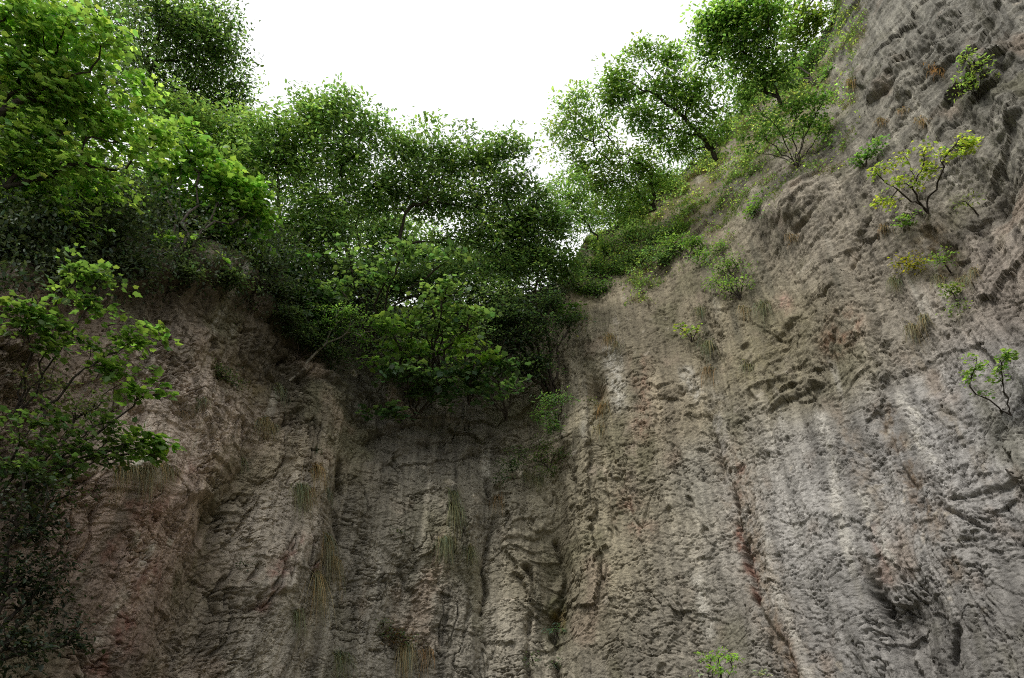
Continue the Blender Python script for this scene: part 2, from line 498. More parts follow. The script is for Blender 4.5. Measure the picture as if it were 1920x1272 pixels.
# ---- rock colours (zones, water streaks, iron, lichen; recess shade and sun balance painted in)
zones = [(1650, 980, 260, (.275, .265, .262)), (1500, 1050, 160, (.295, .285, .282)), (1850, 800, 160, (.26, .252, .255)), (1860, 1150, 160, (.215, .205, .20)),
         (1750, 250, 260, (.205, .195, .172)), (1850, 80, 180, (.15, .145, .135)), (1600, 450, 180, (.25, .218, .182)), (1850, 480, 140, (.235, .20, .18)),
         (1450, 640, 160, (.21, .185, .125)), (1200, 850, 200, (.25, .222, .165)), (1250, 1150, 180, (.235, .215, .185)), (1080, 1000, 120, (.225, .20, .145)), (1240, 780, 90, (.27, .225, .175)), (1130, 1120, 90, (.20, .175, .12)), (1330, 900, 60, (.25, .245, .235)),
         (820, 1000, 180, (.180, .165, .138)), (820, 780, 150, (.120, .112, .10)), (700, 1180, 160, (.20, .185, .165)), (1300, 600, 130, (.21, .18, .135)),  # second entry: shade under the back overhang painted into the rock
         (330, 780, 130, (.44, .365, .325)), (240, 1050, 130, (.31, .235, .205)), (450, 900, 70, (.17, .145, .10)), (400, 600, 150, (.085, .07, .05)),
         (530, 1020, 90, (.33, .29, .255)), (500, 1200, 120, (.28, .255, .225)), (100, 1200, 160, (.17, .13, .11)), (60, 700, 130, (.19, .15, .125)), (620, 850, 80, (.2, .17, .13)), (560, 660, 90, (.075, .065, .048)), (700, 760, 80, (.09, .085, .07)),  # last entry: overhang shade beside the back recess painted in
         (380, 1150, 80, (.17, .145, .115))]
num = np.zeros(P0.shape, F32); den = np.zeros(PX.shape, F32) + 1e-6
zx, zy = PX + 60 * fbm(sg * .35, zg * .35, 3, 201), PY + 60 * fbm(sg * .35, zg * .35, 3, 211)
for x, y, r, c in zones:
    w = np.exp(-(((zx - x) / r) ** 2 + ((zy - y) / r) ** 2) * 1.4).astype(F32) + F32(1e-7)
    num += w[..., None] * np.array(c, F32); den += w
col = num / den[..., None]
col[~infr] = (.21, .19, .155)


def tint(mask, c, add=False):
    global col
    m = np.clip(mask, 0, 1)[..., None].astype(F32)
    col = col * (1 - m) + np.array(c, F32) * m


big = fbm(sg * .5, zg * .3, 4, 221)
col *= (1 + .35 * big)[..., None].astype(F32)
fine = fbm(sl * 9, zg * .45, 4, 235)
col *= (1 + .55 * fine)[..., None].astype(F32)
upr = sstep(1150, 1500, PX) * sstep(640, 380, PY) * infr
strata = fbm(ud * .7 + jx * .6, vd * 4.5 + jy * 2, 5, 238, .6)
col *= (1 + .75 * strata * upr)[..., None].astype(F32)
strk = fbm(sl * 3.2, zg * .16, 4, 231)
col *= (1 + .5 * strk)[..., None].astype(F32)
tint(.55 * sstep(.12, .45, fbm(sg * .7, zg * .4, 4, 241)) * (1 - smoothslab), (.13, .125, .075))                     # green-brown algae
tint(.5 * sstep(.18, .5, fbm(sg * .9 + 40, zg * .5, 4, 251)), (.30, .23, .185))                                       # warm patches
tint(.55 * sstep(.2, .5, fbm(sl * 2.5, zg * .2, 4, 261)) * sstep(0, .3, fbm(sg * .4, zg * .3, 2, 271)), (.42, .40, .37))  # lime streaks
tint(.7 * sstep(.30, .5, fbm(sg * 3.5, zg * 2.8, 3, 281)) * sstep(.05, .3, fbm(sg * .5, zg * .5, 2, 285)), (.40, .36, .31))  # pale spalls
tint(.6 * sstep(.28, .5, fbm(sl * 1.6 + 77, zg * .16, 3, 291)), (.10, .095, .075))                                    # dark water streaks


SPECK = sstep(-.2, .15, fbm(sg * 8, zg * 3.5, 4, 299, .6))


def stain(pts, w, c, amt=.8, brk=.0):
    d, s = line_dist(pts, .4)
    w = w * 1.1
    br = sstep(brk - .35, brk + .15, fbm(sg * 3, zg * 2.0, 3, 301 + int(pts[0][0])))
    br = br * (.35 + .65 * SPECK)
    tint(amt * np.exp(-(d / w) ** 2) * br * np.abs(s), c)


RED, WHITE, RUST, MOSS = (.215, .10, .075), (.50, .48, .45), (.24, .10, .05), (.085, .08, .022)
stain([(1370, 860), (1400, 1000), (1440, 1120), (1500, 1280)], 34, (.25, .195, .145), .75, -.3)
stain([(1640, 1100), (1690, 1150), (1740, 1230), (1760, 1290)], 26, (.075, .07, .065), .85, -.1); stain([(1800, 1180), (1770, 1250)], 16, (.08, .075, .07), .8, -.1)
stain([(1560, 760), (1600, 860), (1640, 960)], 18, (.235, .19, .15), .6, -.1); stain([(1700, 640), (1760, 760), (1860, 900)], 16, (.22, .18, .13), .5, 0)
stain([(1345, 760), (1360, 860), (1365, 960)], 16, (.36, .345, .34), .6, -.1); stain([(1190, 820), (1185, 930)], 12, (.36, .29, .25), .55, 0)
stain([(1378, 985), (1385, 1030), (1402, 1080), (1422, 1125)], 6, RED, .85, .0)
stain([(1400, 1030), (1415, 1090)], 6, RED, .7, -.1); stain([(1395, 880), (1385, 930)], 9, RED, .5)
stain([(1460, 1160), (1490, 1250)], 8, RED, .6); stain([(1630, 980), (1650, 1030), (1655, 1080)], 9, (.25, .12, .09), .7)
stain([(1600, 610), (1560, 640)], 20, (.33, .17, .11), .6); stain([(1200, 690), (1215, 760), (1205, 820)], 16, (.33, .2, .15), .5)
stain([(1180, 960), (1210, 1000)], 22, (.3, .16, .12), .45)
stain([(1680, 740), (1710, 775)], 12, WHITE, 0.95, -.25); stain([(1708, 800), (1718, 830), (1745, 860)], 11, WHITE, 0.95, -.25)
stain([(1540, 780), (1560, 870), (1575, 960), (1590, 1030)], 11, WHITE, 0.80, -.25); stain([(1610, 930), (1640, 985), (1665, 1040)], 11, WHITE, 0.90, -.25)
stain([(1148, 665), (1158, 720), (1168, 760)], 14, WHITE, 0.95, -.25); stain([(1290, 700), (1305, 740)], 12, WHITE, 0.80, -.25)
stain([(1310, 1080), (1325, 1180)], 11, WHITE, 0.75, -.25); stain([(1430, 980), (1450, 1090), (1490, 1200), (1520, 1280)], 12, WHITE, 0.75, -.25)
stain([(1120, 905), (1140, 912)], 10, (.5, .4, .36), .7); stain([(1465, 560), (1472, 575)], 12, (.48, .3, .26), .8)
stain([(1420, 1000), (1450, 1100), (1480, 1230)], 14, (.27, .21, .16), .5)
stain([(1650, 770), (1690, 860), (1740, 960)], 22, (.13, .085, .045), .75, -.1); stain([(1760, 990), (1800, 1080)], 20, (.17, .11, .06), .5)
stain([(265, 1040), (225, 1110), (190, 1170), (150, 1260)], 10, (.42, .39, .36), .85, -.2); stain([(300, 1080), (318, 1150)], 5, (.36, .3, .25), .6)
stain([(240, 1190), (170, 1272)], 7, (.36, .33, .3), .5)
stain([(230, 960), (180, 1040)], 32, (.20, .10, .08), .75, .12); stain([(270, 1090), (220, 1180), (170, 1260)], 30, (.17, .07, .055), .8, .1); stain([(330, 900), (260, 980)], 22, (.22, .11, .085), .6)
stain([(550, 1035), (510, 1080), (470, 1110)], 13, (.22, .10, .08), .75, .1); stain([(590, 1040), (580, 1075)], 9, (.23, .09, .07), .6)
stain([(500, 1120), (480, 1150)], 10, (.22, .09, .07), .5)
stain([(845, 910), (850, 980)], 18, (.14, .12, .06), .6); stain([(830, 1020), (815, 1080)], 18, (.32, .24, .2), .6)
stain([(1738, 440), (1760, 480)], 32, (.10, .065, .02), .85, -.1); stain([(1700, 900), (1715, 990)], 10, (.15, .09, .05), .5)
stain([(1040, 1120), (1045, 1200)], 18, (.07, .075, .025), .8, -.1); stain([(1043, 1137), (1046, 1150)], 9, (.22, .15, .02), .9, -.4)
stain([(430, 830), (400, 960), (370, 1100)], 40, (.10, .09, .045), .55, -.05); stain([(400, 690), (470, 720)], 40, (.11, .085, .03), .7, -.05)
stain([(1480, 600), (1400, 690), (1450, 740)], 45, (.17, .15, .085), .55)
stain([(1130, 740), (1115, 760)], 12, (.2, .1, .04), .6)
grassy = sstep(3, 8, az_g) * (1 - sstep(31, 36, az_g)) * sstep(1 - .16, 1 - .03, tcrest + .05 * fbm(sg * .6, zg * .6, 3, 311))
tint(.85 * grassy * sstep(-.3, .2, fbm(sg * 1.5, zg * 1.5, 3, 321)), (.16, .135, .06))
tint(.9 * hill, (.035, .03, .02))
tint(.75 * sstep(-2, 3, el_g - np.interp(az_g, ra, re_)) * leftm, (.045, .04, .028))
lum = col.mean(-1, keepdims=True)
col = lum + (col - lum) * .92
col = col * (1 - .30 * sstep(-2, 10, az_g))[..., None].astype(F32) * (np.array((.985, .965, .885), F32) + (sstep(1250, 1500, PX) * sstep(450, 750, PY) * infr)[..., None] * np.array((.01, .012, .03), F32)).astype(F32)  # right flank colour lowered to offset the sun on it
col = np.clip(col * 1.45, .012, .7)

# rows beyond the crest: the shoulder runs back out of sight
NB = 14
back = []
for j in range(1, NB + 1):
    f = (j / NB) ** 1.5 * 26
    b_ = PD[-1].copy()
    rise = np.where(az_c < -9, .12, .25)
    b_[:, 0] += np.sin(np.radians(az_c)) * f; b_[:, 1] += np.cos(np.radians(az_c)) * f
    b_[:, 2] += f * rise * np.exp(-f / 30) - .02 * f + .3 * perlin(az_c * .3, np.full_like(az_c, f * .3), 3)
    back.append(b_)
PDall = np.concatenate([PD, np.stack(back)], 0)
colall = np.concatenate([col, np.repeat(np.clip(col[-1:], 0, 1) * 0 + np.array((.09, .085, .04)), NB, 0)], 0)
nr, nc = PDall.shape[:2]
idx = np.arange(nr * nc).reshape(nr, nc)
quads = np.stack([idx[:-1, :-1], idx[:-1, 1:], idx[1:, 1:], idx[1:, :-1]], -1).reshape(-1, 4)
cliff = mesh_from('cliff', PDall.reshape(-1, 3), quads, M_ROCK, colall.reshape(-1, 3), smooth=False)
cliff['kind'] = 'structure'
cliff['label'] = 'tall bowl of weathered grey brown rock with streaks'


def surf(x, y, back_m=0.0):
    """point on the detailed rock seen at picture position x, y (and its outward direction)"""
    a, e = px_azel(x, y)
    j = int(np.clip(np.searchsorted(az_c, a), 1, len(az_c) - 1))
    i = int(np.clip(np.searchsorted(el_g[:, j], e), 1, NROWS - 1))
    i2 = i
    return PD[i2, j].copy(), nrm[i2, j].copy()


def slant(x, y):
    return float(np.linalg.norm(surf(x, y)[0] - CAM))


def slant_if(x, y):
    a, e = px_azel(x, y)
    if not (-100 < a < 100) or e > np.interp(a, az_c, ec_c) - .6:
        return None
    return slant(x, y)


def at(x, y, d):
    return CAM + px_dir(x, y) * d


# ground under the viewer
def ground():
    m, n, N = new_mat('earth_and_grass')
    out = N('ShaderNodeOutputMaterial'); b = N('ShaderNodeBsdfPrincipled'); b.inputs['Roughness'].default_value = .95
    tc = N('ShaderNodeTexCoord'); t = N('ShaderNodeTexNoise'); t.inputs['Scale'].default_value = .8; t.inputs['Detail'].default_value = 9
    cr = N('ShaderNodeValToRGB'); cr.color_ramp.elements[0].color = (.03, .045, .012, 1); cr.color_ramp.elements[1].color = (.11, .09, .055, 1)
    cr.color_ramp.elements[0].position = .35; cr.color_ramp.elements[1].position = .7
    n.links.new(tc.outputs['Object'], t.inputs['Vector']); n.links.new(t.outputs[0], cr.inputs[0]); n.links.new(cr.outputs[0], b.inputs['Base Color']); n.links.new(b.outputs[0], out.inputs[0])
    k = 60
    g = np.linspace(-1, 1, k); g = np.sign(g) * np.abs(g) ** 2.5 * 600
    X, Y = np.meshgrid(g, g)
    Z = .25 * perlin(X * .2, Y * .2, 5) * np.exp(-np.hypot(X, Y) / 60) - .05
    co = np.stack([X, Y, Z], -1).reshape(-1, 3)
    ix = np.arange(k * k).reshape(k, k)
    q = np.stack([ix[:-1, :-1], ix[:-1, 1:], ix[1:, 1:], ix[1:, :-1]], -1).reshape(-1, 4)
    o = mesh_from('ground', co, q, m, smooth=True)
    o['kind'] = 'structure'; o['label'] = 'grassy earth at the foot of the cliff'


ground()

# ------------------------------------------------------------------ leaves
def tmpl(outline, centre, z):
    pts = [centre] + outline
    v = np.array([(p[0], p[1], z(p)) for p in pts])
    n = len(outline)
    f = np.array([(0, 1 + i, 1 + (i + 1) % n) for i in range(n)])
    return v, f


_half = [(.14, -.06), (.46, .03), (.40, .20), (.60, .47), (.34, .60)]
MAPLE = tmpl([(0, 0)] + _half + [(0, 1)] + [(-x, y) for x, y in _half[::-1]], (0, .34), lambda p: -.16 * abs(p[0]) - .10 * max(p[1] - .4, 0) + (0.03 if p[0] == 0 else 0))
OVATE = (np.array([(0, 0, 0), (.26, .28, .06), (.22, .68, .05), (0, 1, -.06), (-.22, .68, .05), (-.26, .28, .06)]), np.array([(0, 1, 2), (0, 2, 3), (0, 3, 4), (0, 4, 5)]))
NARROW = (OVATE[0] * np.array([.62, 1, 1]), OVATE[1])
ROUND = (OVATE[0] * np.array([1.35, 1, 1]), OVATE[1])
TEMPL = {'maple': MAPLE, 'ovate': OVATE, 'narrow': NARROW, 'round': ROUND}


def leaves_mesh(name, pos, fwd, nor, size, col, kind, mat, parent):
    tv, tf = TEMPL[kind]
    fwd = fwd / (np.linalg.norm(fwd, axis=1, keepdims=True) + 1e-9)
    r = np.cross(fwd, nor); r /= np.linalg.norm(r, axis=1, keepdims=True) + 1e-9
    nn = np.cross(r, fwd)
    n = len(pos)
    bend = rng.normal(0, 1, n)[:, None]
    z = tv[None, :, 2] * (1 + .6 * bend)
    co = pos[:, None] + size[:, None, None] * (tv[None, :, 0:1] * r[:, None] + tv[None, :, 1:2] * fwd[:, None] + z[..., None] * nn[:, None])
    fa = (tf[None] + (np.arange(n) * len(tv))[:, None, None]).reshape(-1, 3)
    cc = np.repeat(col[:, None], len(tv), 1).reshape(-1, 3)
    return mesh_from(name, co.reshape(-1, 3), fa, mat, cc, parent)


def tubes_mesh(name, paths, mat, parent, sides=5):
    """paths: list of (points (k,3), radii (k,)) -> one mesh of tapered tubes"""
    V, Fq = [], []
    off = 0
    for pts, rad in paths:
        k = len(pts)
        s = sides if rad[0] > .012 else 3
        t = np.gradient(pts, axis=0); t /= np.linalg.norm(t, axis=1, keepdims=True) + 1e-9
        ref = np.array([0, 0, 1.0]) if abs(t[0, 2]) < .9 else np.array([1.0, 0, 0])
        a = np.cross(t, ref); a /= np.linalg.norm(a, axis=1, keepdims=True) + 1e-9
        b = np.cross(t, a)
        th = np.arange(s) * 2 * math.pi / s
        ring = pts[:, None] + rad[:, None, None] * (np.cos(th)[None, :, None] * a[:, None] + np.sin(th)[None, :, None] * b[:, None])
        V.append(ring.reshape(-1, 3))
        ii = np.arange(k * s).reshape(k, s)
        q = np.stack([ii[:-1], np.roll(ii, -1, 1)[:-1], np.roll(ii, -1, 1)[1:], ii[1:]], -1).reshape(-1, 4)
        Fq.append(q + off)
        off += k * s
    return mesh_from(name, np.concatenate(V), np.concatenate(Fq), mat, parent=parent, smooth=True)


def tag(o, label, cat, group=None):
    o['label'] = label; o['category'] = cat
    if group:
        o['group'] = group


def skeleton(base, targets, limbs, kn=3, stems=1, wander=.12, alpha=.35, up0=None):
    """grow a branching skeleton from base to every target: returns paths [(pts, radii)], and each target's own tip path"""
    pos = [np.array(base, float)]; par_ = [-1]; plen = [0.0]
    paths = []

    def grow(t, k, wob, from_i=None, sag=0.0):
        P = np.array(pos)
        d = np.linalg.norm(P - t, axis=1)
        L_ = np.array(plen)
        i = int(np.argmin(d + alpha * L_)) if from_i is None else from_i
        a, b = P[i], t
        dist = np.linalg.norm(b - a)
        k = max(2, min(k, int(dist / .12) + 2))
        # leave along the parent's direction, then bend to the target
        pd = a - P[par_[i]] if par_[i] >= 0 else np.array([0, 0, .6 * dist])
        pdn = pd / (np.linalg.norm(pd) + 1e-6) * dist * .30
        ids = [i]
        for s in range(1, k + 1):
            f = s / k
            c = a + pdn
            p = (1 - f) ** 2 * a + 2 * f * (1 - f) * (c * .6 + (a + b) * .2) + f * f * b
            if s < k:
                p = p + rng.normal(0, wob * dist * .35, 3)
            pos.append(p); par_.append(ids[-1]); plen.append(plen[ids[-1]] + dist / k)
            ids.append(len(pos) - 1)
        paths.append(ids)
        return ids
    for lb in limbs:
        grow(np.array(lb), 6, wander * .8, 0 if stems > 1 else None)
    ntrunk = len(paths)
    order = np.argsort(np.linalg.norm(targets - base, axis=1) + rng.normal(0, .2, len(targets)))
    tips = []
    for o in order:
        tips.append(grow(targets[o], kn, wander))
    pos = np.array(pos); par_ = np.array(par_)
    # pipe model radii
    w = np.zeros(len(pos))
    for i in [p[-1] for p in paths]:
        w[i] += 1
    for i in range(len(pos) - 1, 0, -1):
        w[par_[i]] += w[i]
    return pos, paths, tips, w, ntrunk


def colours(n, c, var=.22, yel=.12):
    c = np.array(c)
    b = np.exp(rng.normal(0, var, n))[:, None]
    y = np.clip(rng.normal(0, yel, n), -.3, .5)[:, None]
    out = c[None] * b * np.concatenate([1 + y * 1.3, 1 + y * .25, 1 - y * .6], 1)
    out = out * 1.3
    if c[1] > c[0] * 1.1:
        out = 1.22 * (out * .82 + .18 * out.mean(1, keepdims=True)) * np.array((1.04, .97, 1.05))
    return np.clip(out, .004, .6)


def plant(kind, label, cat, base, blobs, n_leaf, leaf, size, colour, group=None, per=11, twig=.5, trunk=.06, limbs=None, stems=1, mat=None, bark=None,
          flat=.35, face=.75, droop=.15, gap=.25, spread=.85, alt=None, tip_r=.0035, wander=.12, parts=('trunk', 'crown')):
    """blobs: (x, y, rx, ry, d[, thick]) picture position, half sizes (photo px) and distance (m) of each clump of the crown"""
    base = np.array(base, float)
    if cat == 'tree' and leaf != 'maple':
        per = 26; twig *= 1.1; size *= 1.04
        n_leaf = int(n_leaf * 1.3); size *= 1.2; trunk *= .5
    elif leaf == 'maple':
        n_leaf = int(n_leaf * 1.5); size *= 1.08
    else:
        n_leaf = int(n_leaf * 1.5); size *= 1.12
    cs, rs, ws = [], [], []
    for b in blobs:
        x, y, rx, ry, d = b[:5]
        sd_ = slant_if(x, y)
        if sd_ is not None and group != SAPL and kind != 'scrub_bush':
            d = min(d, sd_ - .45 * rx * d / FPX - .1)               # never inside the hill
        mpp = d / FPX * (np.linalg.norm([x - W0 / 2, y - H0 / 2, FPX]) / FPX) ** -1 if False else d / np.linalg.norm([x - W0 / 2, y - H0 / 2, FPX])
        dirv = px_dir(x, y)
        c = CAM + dirv * d
        th = b[5] if len(b) > 5 else .55 * (rx + ry) / 2 * mpp
        cs.append(c); rs.append((rx * mpp, ry * mpp, th)); ws.append(rx * ry * (.5 + .5 * min(1.5, th / (.5 * (rx + ry) * mpp))))
    ws = np.array(ws) / sum(ws)
    n_t = max(3, int(n_leaf / per))
    pick = rng.choice(len(blobs), n_t * 5, p=ws)
    g = rng.normal(0, 1, (n_t * 5, 3)); g /= np.linalg.norm(g, axis=1, keepdims=True)
    rad = rng.random(n_t * 5) ** (1 / 2.4)
    off_ = rng.random(3) * 50
    lump = 1 + .75 * perlin(g[:, 0] * 2.2 + g[:, 1] + off_[0] + pick * 3.1, g[:, 2] * 2.2 - g[:, 1] * 1.3 + off_[1], 77)
    rad = rad * lump * np.where(rng.random(n_t * 5) < .06, 1.3, 1.0)
    g *= rad[:, None]
    T = np.zeros((n_t * 5, 3))
    for k in range(len(blobs)):
        m = pick == k
        dv = px_dir(blobs[k][0], blobs[k][1])
        rt = np.cross(dv, [0, 0, 1.0]); rt /= np.linalg.norm(rt)
        upv = np.cross(rt, dv)
        T[m] = cs[k] + g[m, 0:1] * rt * rs[k][0] + g[m, 1:2] * upv * rs[k][1] + g[m, 2:3] * dv * rs[k][2]
    # clumpy gaps
    sc = 1.0 / max(.25, .35 * float(np.mean([r[0] for r in rs])))
    nz = perlin(T[:, 0] * sc + T[:, 1] * .6 * sc, T[:, 2] * sc * 1.3 + T[:, 1] * .4 * sc, int(abs(base[0]) * 31) % 997)
    keep = np.argsort(-(nz + rng.normal(0, .25, len(nz)) * (1 - gap)))[:int(len(T) * (1 - .8 * gap))]
    keep = rng.permutation(keep)[:n_t]
    T = T[keep]
    if limbs is None:
        lim = [c - (c - base) * .25 + 0 for c in cs]
    else:
        lim = [at(*l) for l in limbs]
    pos, paths, tips, w, ntr = skeleton(base, T, lim, stems=stems, wander=wander)
    wm = w[0] if stems == 1 else w[0] / max(1, len(lim))
    ex = math.log(max(trunk / tip_r, 1.5)) / math.log(max(wm, 2))
    rad = tip_r * np.maximum(w, 1) ** ex
    if stems > 1:
        rad = np.minimum(rad, trunk)
    root = bpy.data.objects.new(kind, None)
    root.empty_display_size = .2
    root.location = base
    C.objects.link(root)
    tag(root, label, cat, group)
    tb = []
    for ids in paths:
        r = rad[ids].copy(); r[0] = min(r[0], r[1] * 1.15)
        r[-1] *= .6
        tb.append((pos[ids] - base, r))
    tubes_mesh(parts[0], tb, bark or M_BARK, root, 6 if trunk > .05 else 5)
    # leaves along the last stretch of each twig
    LP, LF, LN = [], [], []
    OPEN = np.array([0, 0, 26.0]) - base; OPEN = (OPEN / np.linalg.norm(OPEN))[None]        # leaves turn to the open side of the gorge
    UP = np.array([0, 0, 1.0])
    for ids in tips:
        tipp = pos[ids[-1]]
        d0 = pos[ids[-1]] - pos[ids[-2]]
        L_ = np.linalg.norm(d0)
        d0 = d0 / (L_ + 1e-9)
        dd = d0 * .6 + rng.normal(0, .35, 3); dd[2] = dd[2] * .6 - droop
        dd /= np.linalg.norm(dd) + 1e-9
        k = per
        f = (np.arange(k) + rng.random(k)) / k
        tw = twig * rng.uniform(.7, 1.25)
        sd = np.cross(dd, UP); sd /= np.linalg.norm(sd) + 1e-9
        sgn = np.where(np.arange(k) % 2 == 0, 1.0, -1.0)
        # a flat spray: side shoots leave the twig alternately, leaves sit along them
        shoot = np.floor(f * 4) / 4
        out_ = rng.random(k) * (1.05 - shoot) * .62
        pp = tipp[None] + dd[None] * ((shoot - .45 + out_ * .5) * tw)[:, None] + sd[None] * (sgn * out_ * tw)[:, None]
        pp[:, 2] -= out_ * tw * droop * .8
        sdir = sd[None] * sgn[:, None] * .7 + dd[None] * .6
        fw = sdir + sd[None] * (rng.choice([-1, 1], k) * spread * .6)[:, None] + rng.normal(0, .30, (k, 3))
        fw[:, 2] -= droop * rng.random(k) * 1.5
        tn = rng.normal(0, .22, 3)
        nn = UP[None] * .7 + OPEN * face + rng.normal(0, flat, (k, 3)) + dd[None] * .15 + tn[None]
        pp = pp + rng.normal(0, .05 * twig, (k, 3)) * np.array([1, 1, .8])
        LP.append(pp); LF.append(fw); LN.append(nn)
    LP, LF, LN = np.concatenate(LP) - base, np.concatenate(LF), np.concatenate(LN)
    n = len(LP)
    sz = size * np.clip(rng.normal(1, .25, n), .45, 1.6)
    cl = colours(n, colour)
    tv_ = np.repeat(np.exp(rng.normal(0, .13, len(tips))), per)[:, None]
    cl = cl * tv_
    if alt is not None:                       # some twigs of another tone
        am = np.repeat(rng.random(len(tips)) < alt[1], per)
        cl[am] = colours(int(am.sum()), alt[0])
    leaves_mesh(parts[1], LP, LF, LN, sz, cl, leaf, mat or M_LEAF, root)
    return root



STEMS = ('stems', 'foliage')
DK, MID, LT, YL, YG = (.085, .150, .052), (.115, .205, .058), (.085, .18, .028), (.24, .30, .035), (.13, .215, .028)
TREES, SHRUBS, SAPL = 'trees along the cliff top', 'shrubs rooted in the rock face', 'maple saplings hanging over the cliff edge'


def offs(x, y, o):
    return at(x, y, slant(x, y) + o)


# ------------------------------------------------------------------ wooded left flank
plant('maple_tree', 'big yellow-green maple with broad lobed leaves filling the upper left corner', 'tree', at(-160, 560, 15.5),
      [(40, 130, 90, 100, 17), (130, 170, 80, 80, 16.6), (200, 65, 70, 34, 16.6), (120, 60, 80, 50, 17), (60, 290, 100, 90, 16.5), (210, 240, 80, 55, 17), (180, 330, 90, 50, 17.4),
       (290, 250, 45, 40, 17.8), (40, 20, 60, 40, 17), (110, 400, 60, 40, 16.5), (250, 160, 40, 20, 17)], 4300, 'maple', .106, (.165, .275, .05), TREES, per=9, twig=.8, trunk=.13,
      alt=((.115, .22, .042), .5), gap=.95, droop=.25, flat=.28, face=1.3)
plant('birch_tree', 'tall dark small-leaved tree behind the maple, its crown edge against white sky', 'tree', at(330, 400, 27.5),
      [(330, 60, 90, 70, 28), (400, 120, 60, 70, 28), (290, 150, 90, 60, 28.5), (400, 40, 40, 45, 28.5), (430, 190, 40, 40, 28), (370, 210, 80, 50, 28), (300, 10, 90, 40, 28.5), (455, 205, 20, 26, 28), (425, 15, 14, 18, 28.5), (448, 110, 10, 16, 28.3), (462, 150, 12, 12, 28.2)],
      17000, 'ovate', .09, MID, TREES, per=13, twig=.9, trunk=.2, mat=M_SMALL, gap=.35, limbs=[(280, 130, 28), (350, 110, 28), (390, 160, 28), (330, 40, 28), (240, 80, 28)], alt=((.03, .06, .016), .4))
plant('oak_tree', 'very dark tree high in the left corner behind the yellow-green maple', 'tree', at(60, 420, 25.5),
      [(170, 20, 90, 50, 27), (230, 90, 60, 60, 27), (60, 20, 90, 50, 26), (100, 120, 110, 90, 26.5), (40, 230, 100, 80, 26), (200, 200, 90, 80, 26), (260, 330, 60, 60, 26), (150, 330, 90, 60, 25.5)],
      12000, 'ovate', .095, DK, TREES, per=12, twig=.9, trunk=.22, mat=M_SMALL, gap=.25)
plant('holly_tree', 'dark glossy evergreen bush above the left rock ledge below the maple', 'bush', surf(90, 530)[0],
      [(40, 350, 80, 60, 21.5), (120, 430, 90, 50, 22), (30, 460, 70, 60, 21), (200, 440, 60, 50, 22.2), (220, 380, 70, 50, 22.5), (120, 500, 80, 24, 21.8), (230, 490, 60, 24, 22)],
      9000, 'ovate', .075, (.03, .05, .022), SHRUBS, per=12, twig=.6, trunk=.09, stems=1, mat=M_GLOSS, gap=.2)
plant('sycamore_bush', 'bright fresh green many-stemmed maple bush on the left cliff rim', 'bush', surf(318, 505)[0],
      [(380, 310, 70, 40, 20.6), (345, 250, 26, 18, 20.6), (310, 330, 45, 35, 20.6), (430, 350, 55, 40, 20.3), (370, 390, 90, 45, 20.4), (330, 460, 60, 18, 20.6), (440, 465, 60, 18, 20.3), (460, 400, 45, 45, 20.2), (300, 410, 50, 40, 20.8), (480, 360, 25, 16, 20.2), (390, 440, 80, 25, 20.3)],
      3400, 'maple', .118, (.10, .21, .03), SHRUBS, per=9, twig=.65, trunk=.03, stems=7, gap=.6, droop=.2, flat=.22, face=.5, alt=((.15, .27, .032), .3), parts=STEMS)
plant('hazel_tree', 'green leafy tree just behind the bright maple bush on the left rim', 'tree', at(520, 520, 22.8),
      [(520, 250, 60, 50, 24), (560, 310, 80, 70, 23.8), (480, 300, 50, 60, 24), (570, 410, 80, 70, 23.2), (500, 440, 70, 50, 23), (600, 230, 50, 40, 24.2)],
      11000, 'ovate', .092, MID, TREES, per=12, twig=.8, trunk=.12, mat=M_SMALL, gap=.35, alt=((.075, .14, .022), .25))
plant('elder_tree', 'mid green small-leaved tree filling the slope under the dark crown', 'tree', at(380, 470, 24.6),
      [(430, 240, 60, 40, 25.5), (370, 260, 80, 40, 25.5), (470, 250, 40, 40, 25), (440, 310, 60, 50, 24.8), (330, 210, 50, 40, 25.8)], 8000, 'ovate', .09, (.12, .21, .05), TREES, per=12, twig=.8,
      trunk=.1, mat=M_SMALL, gap=.3)

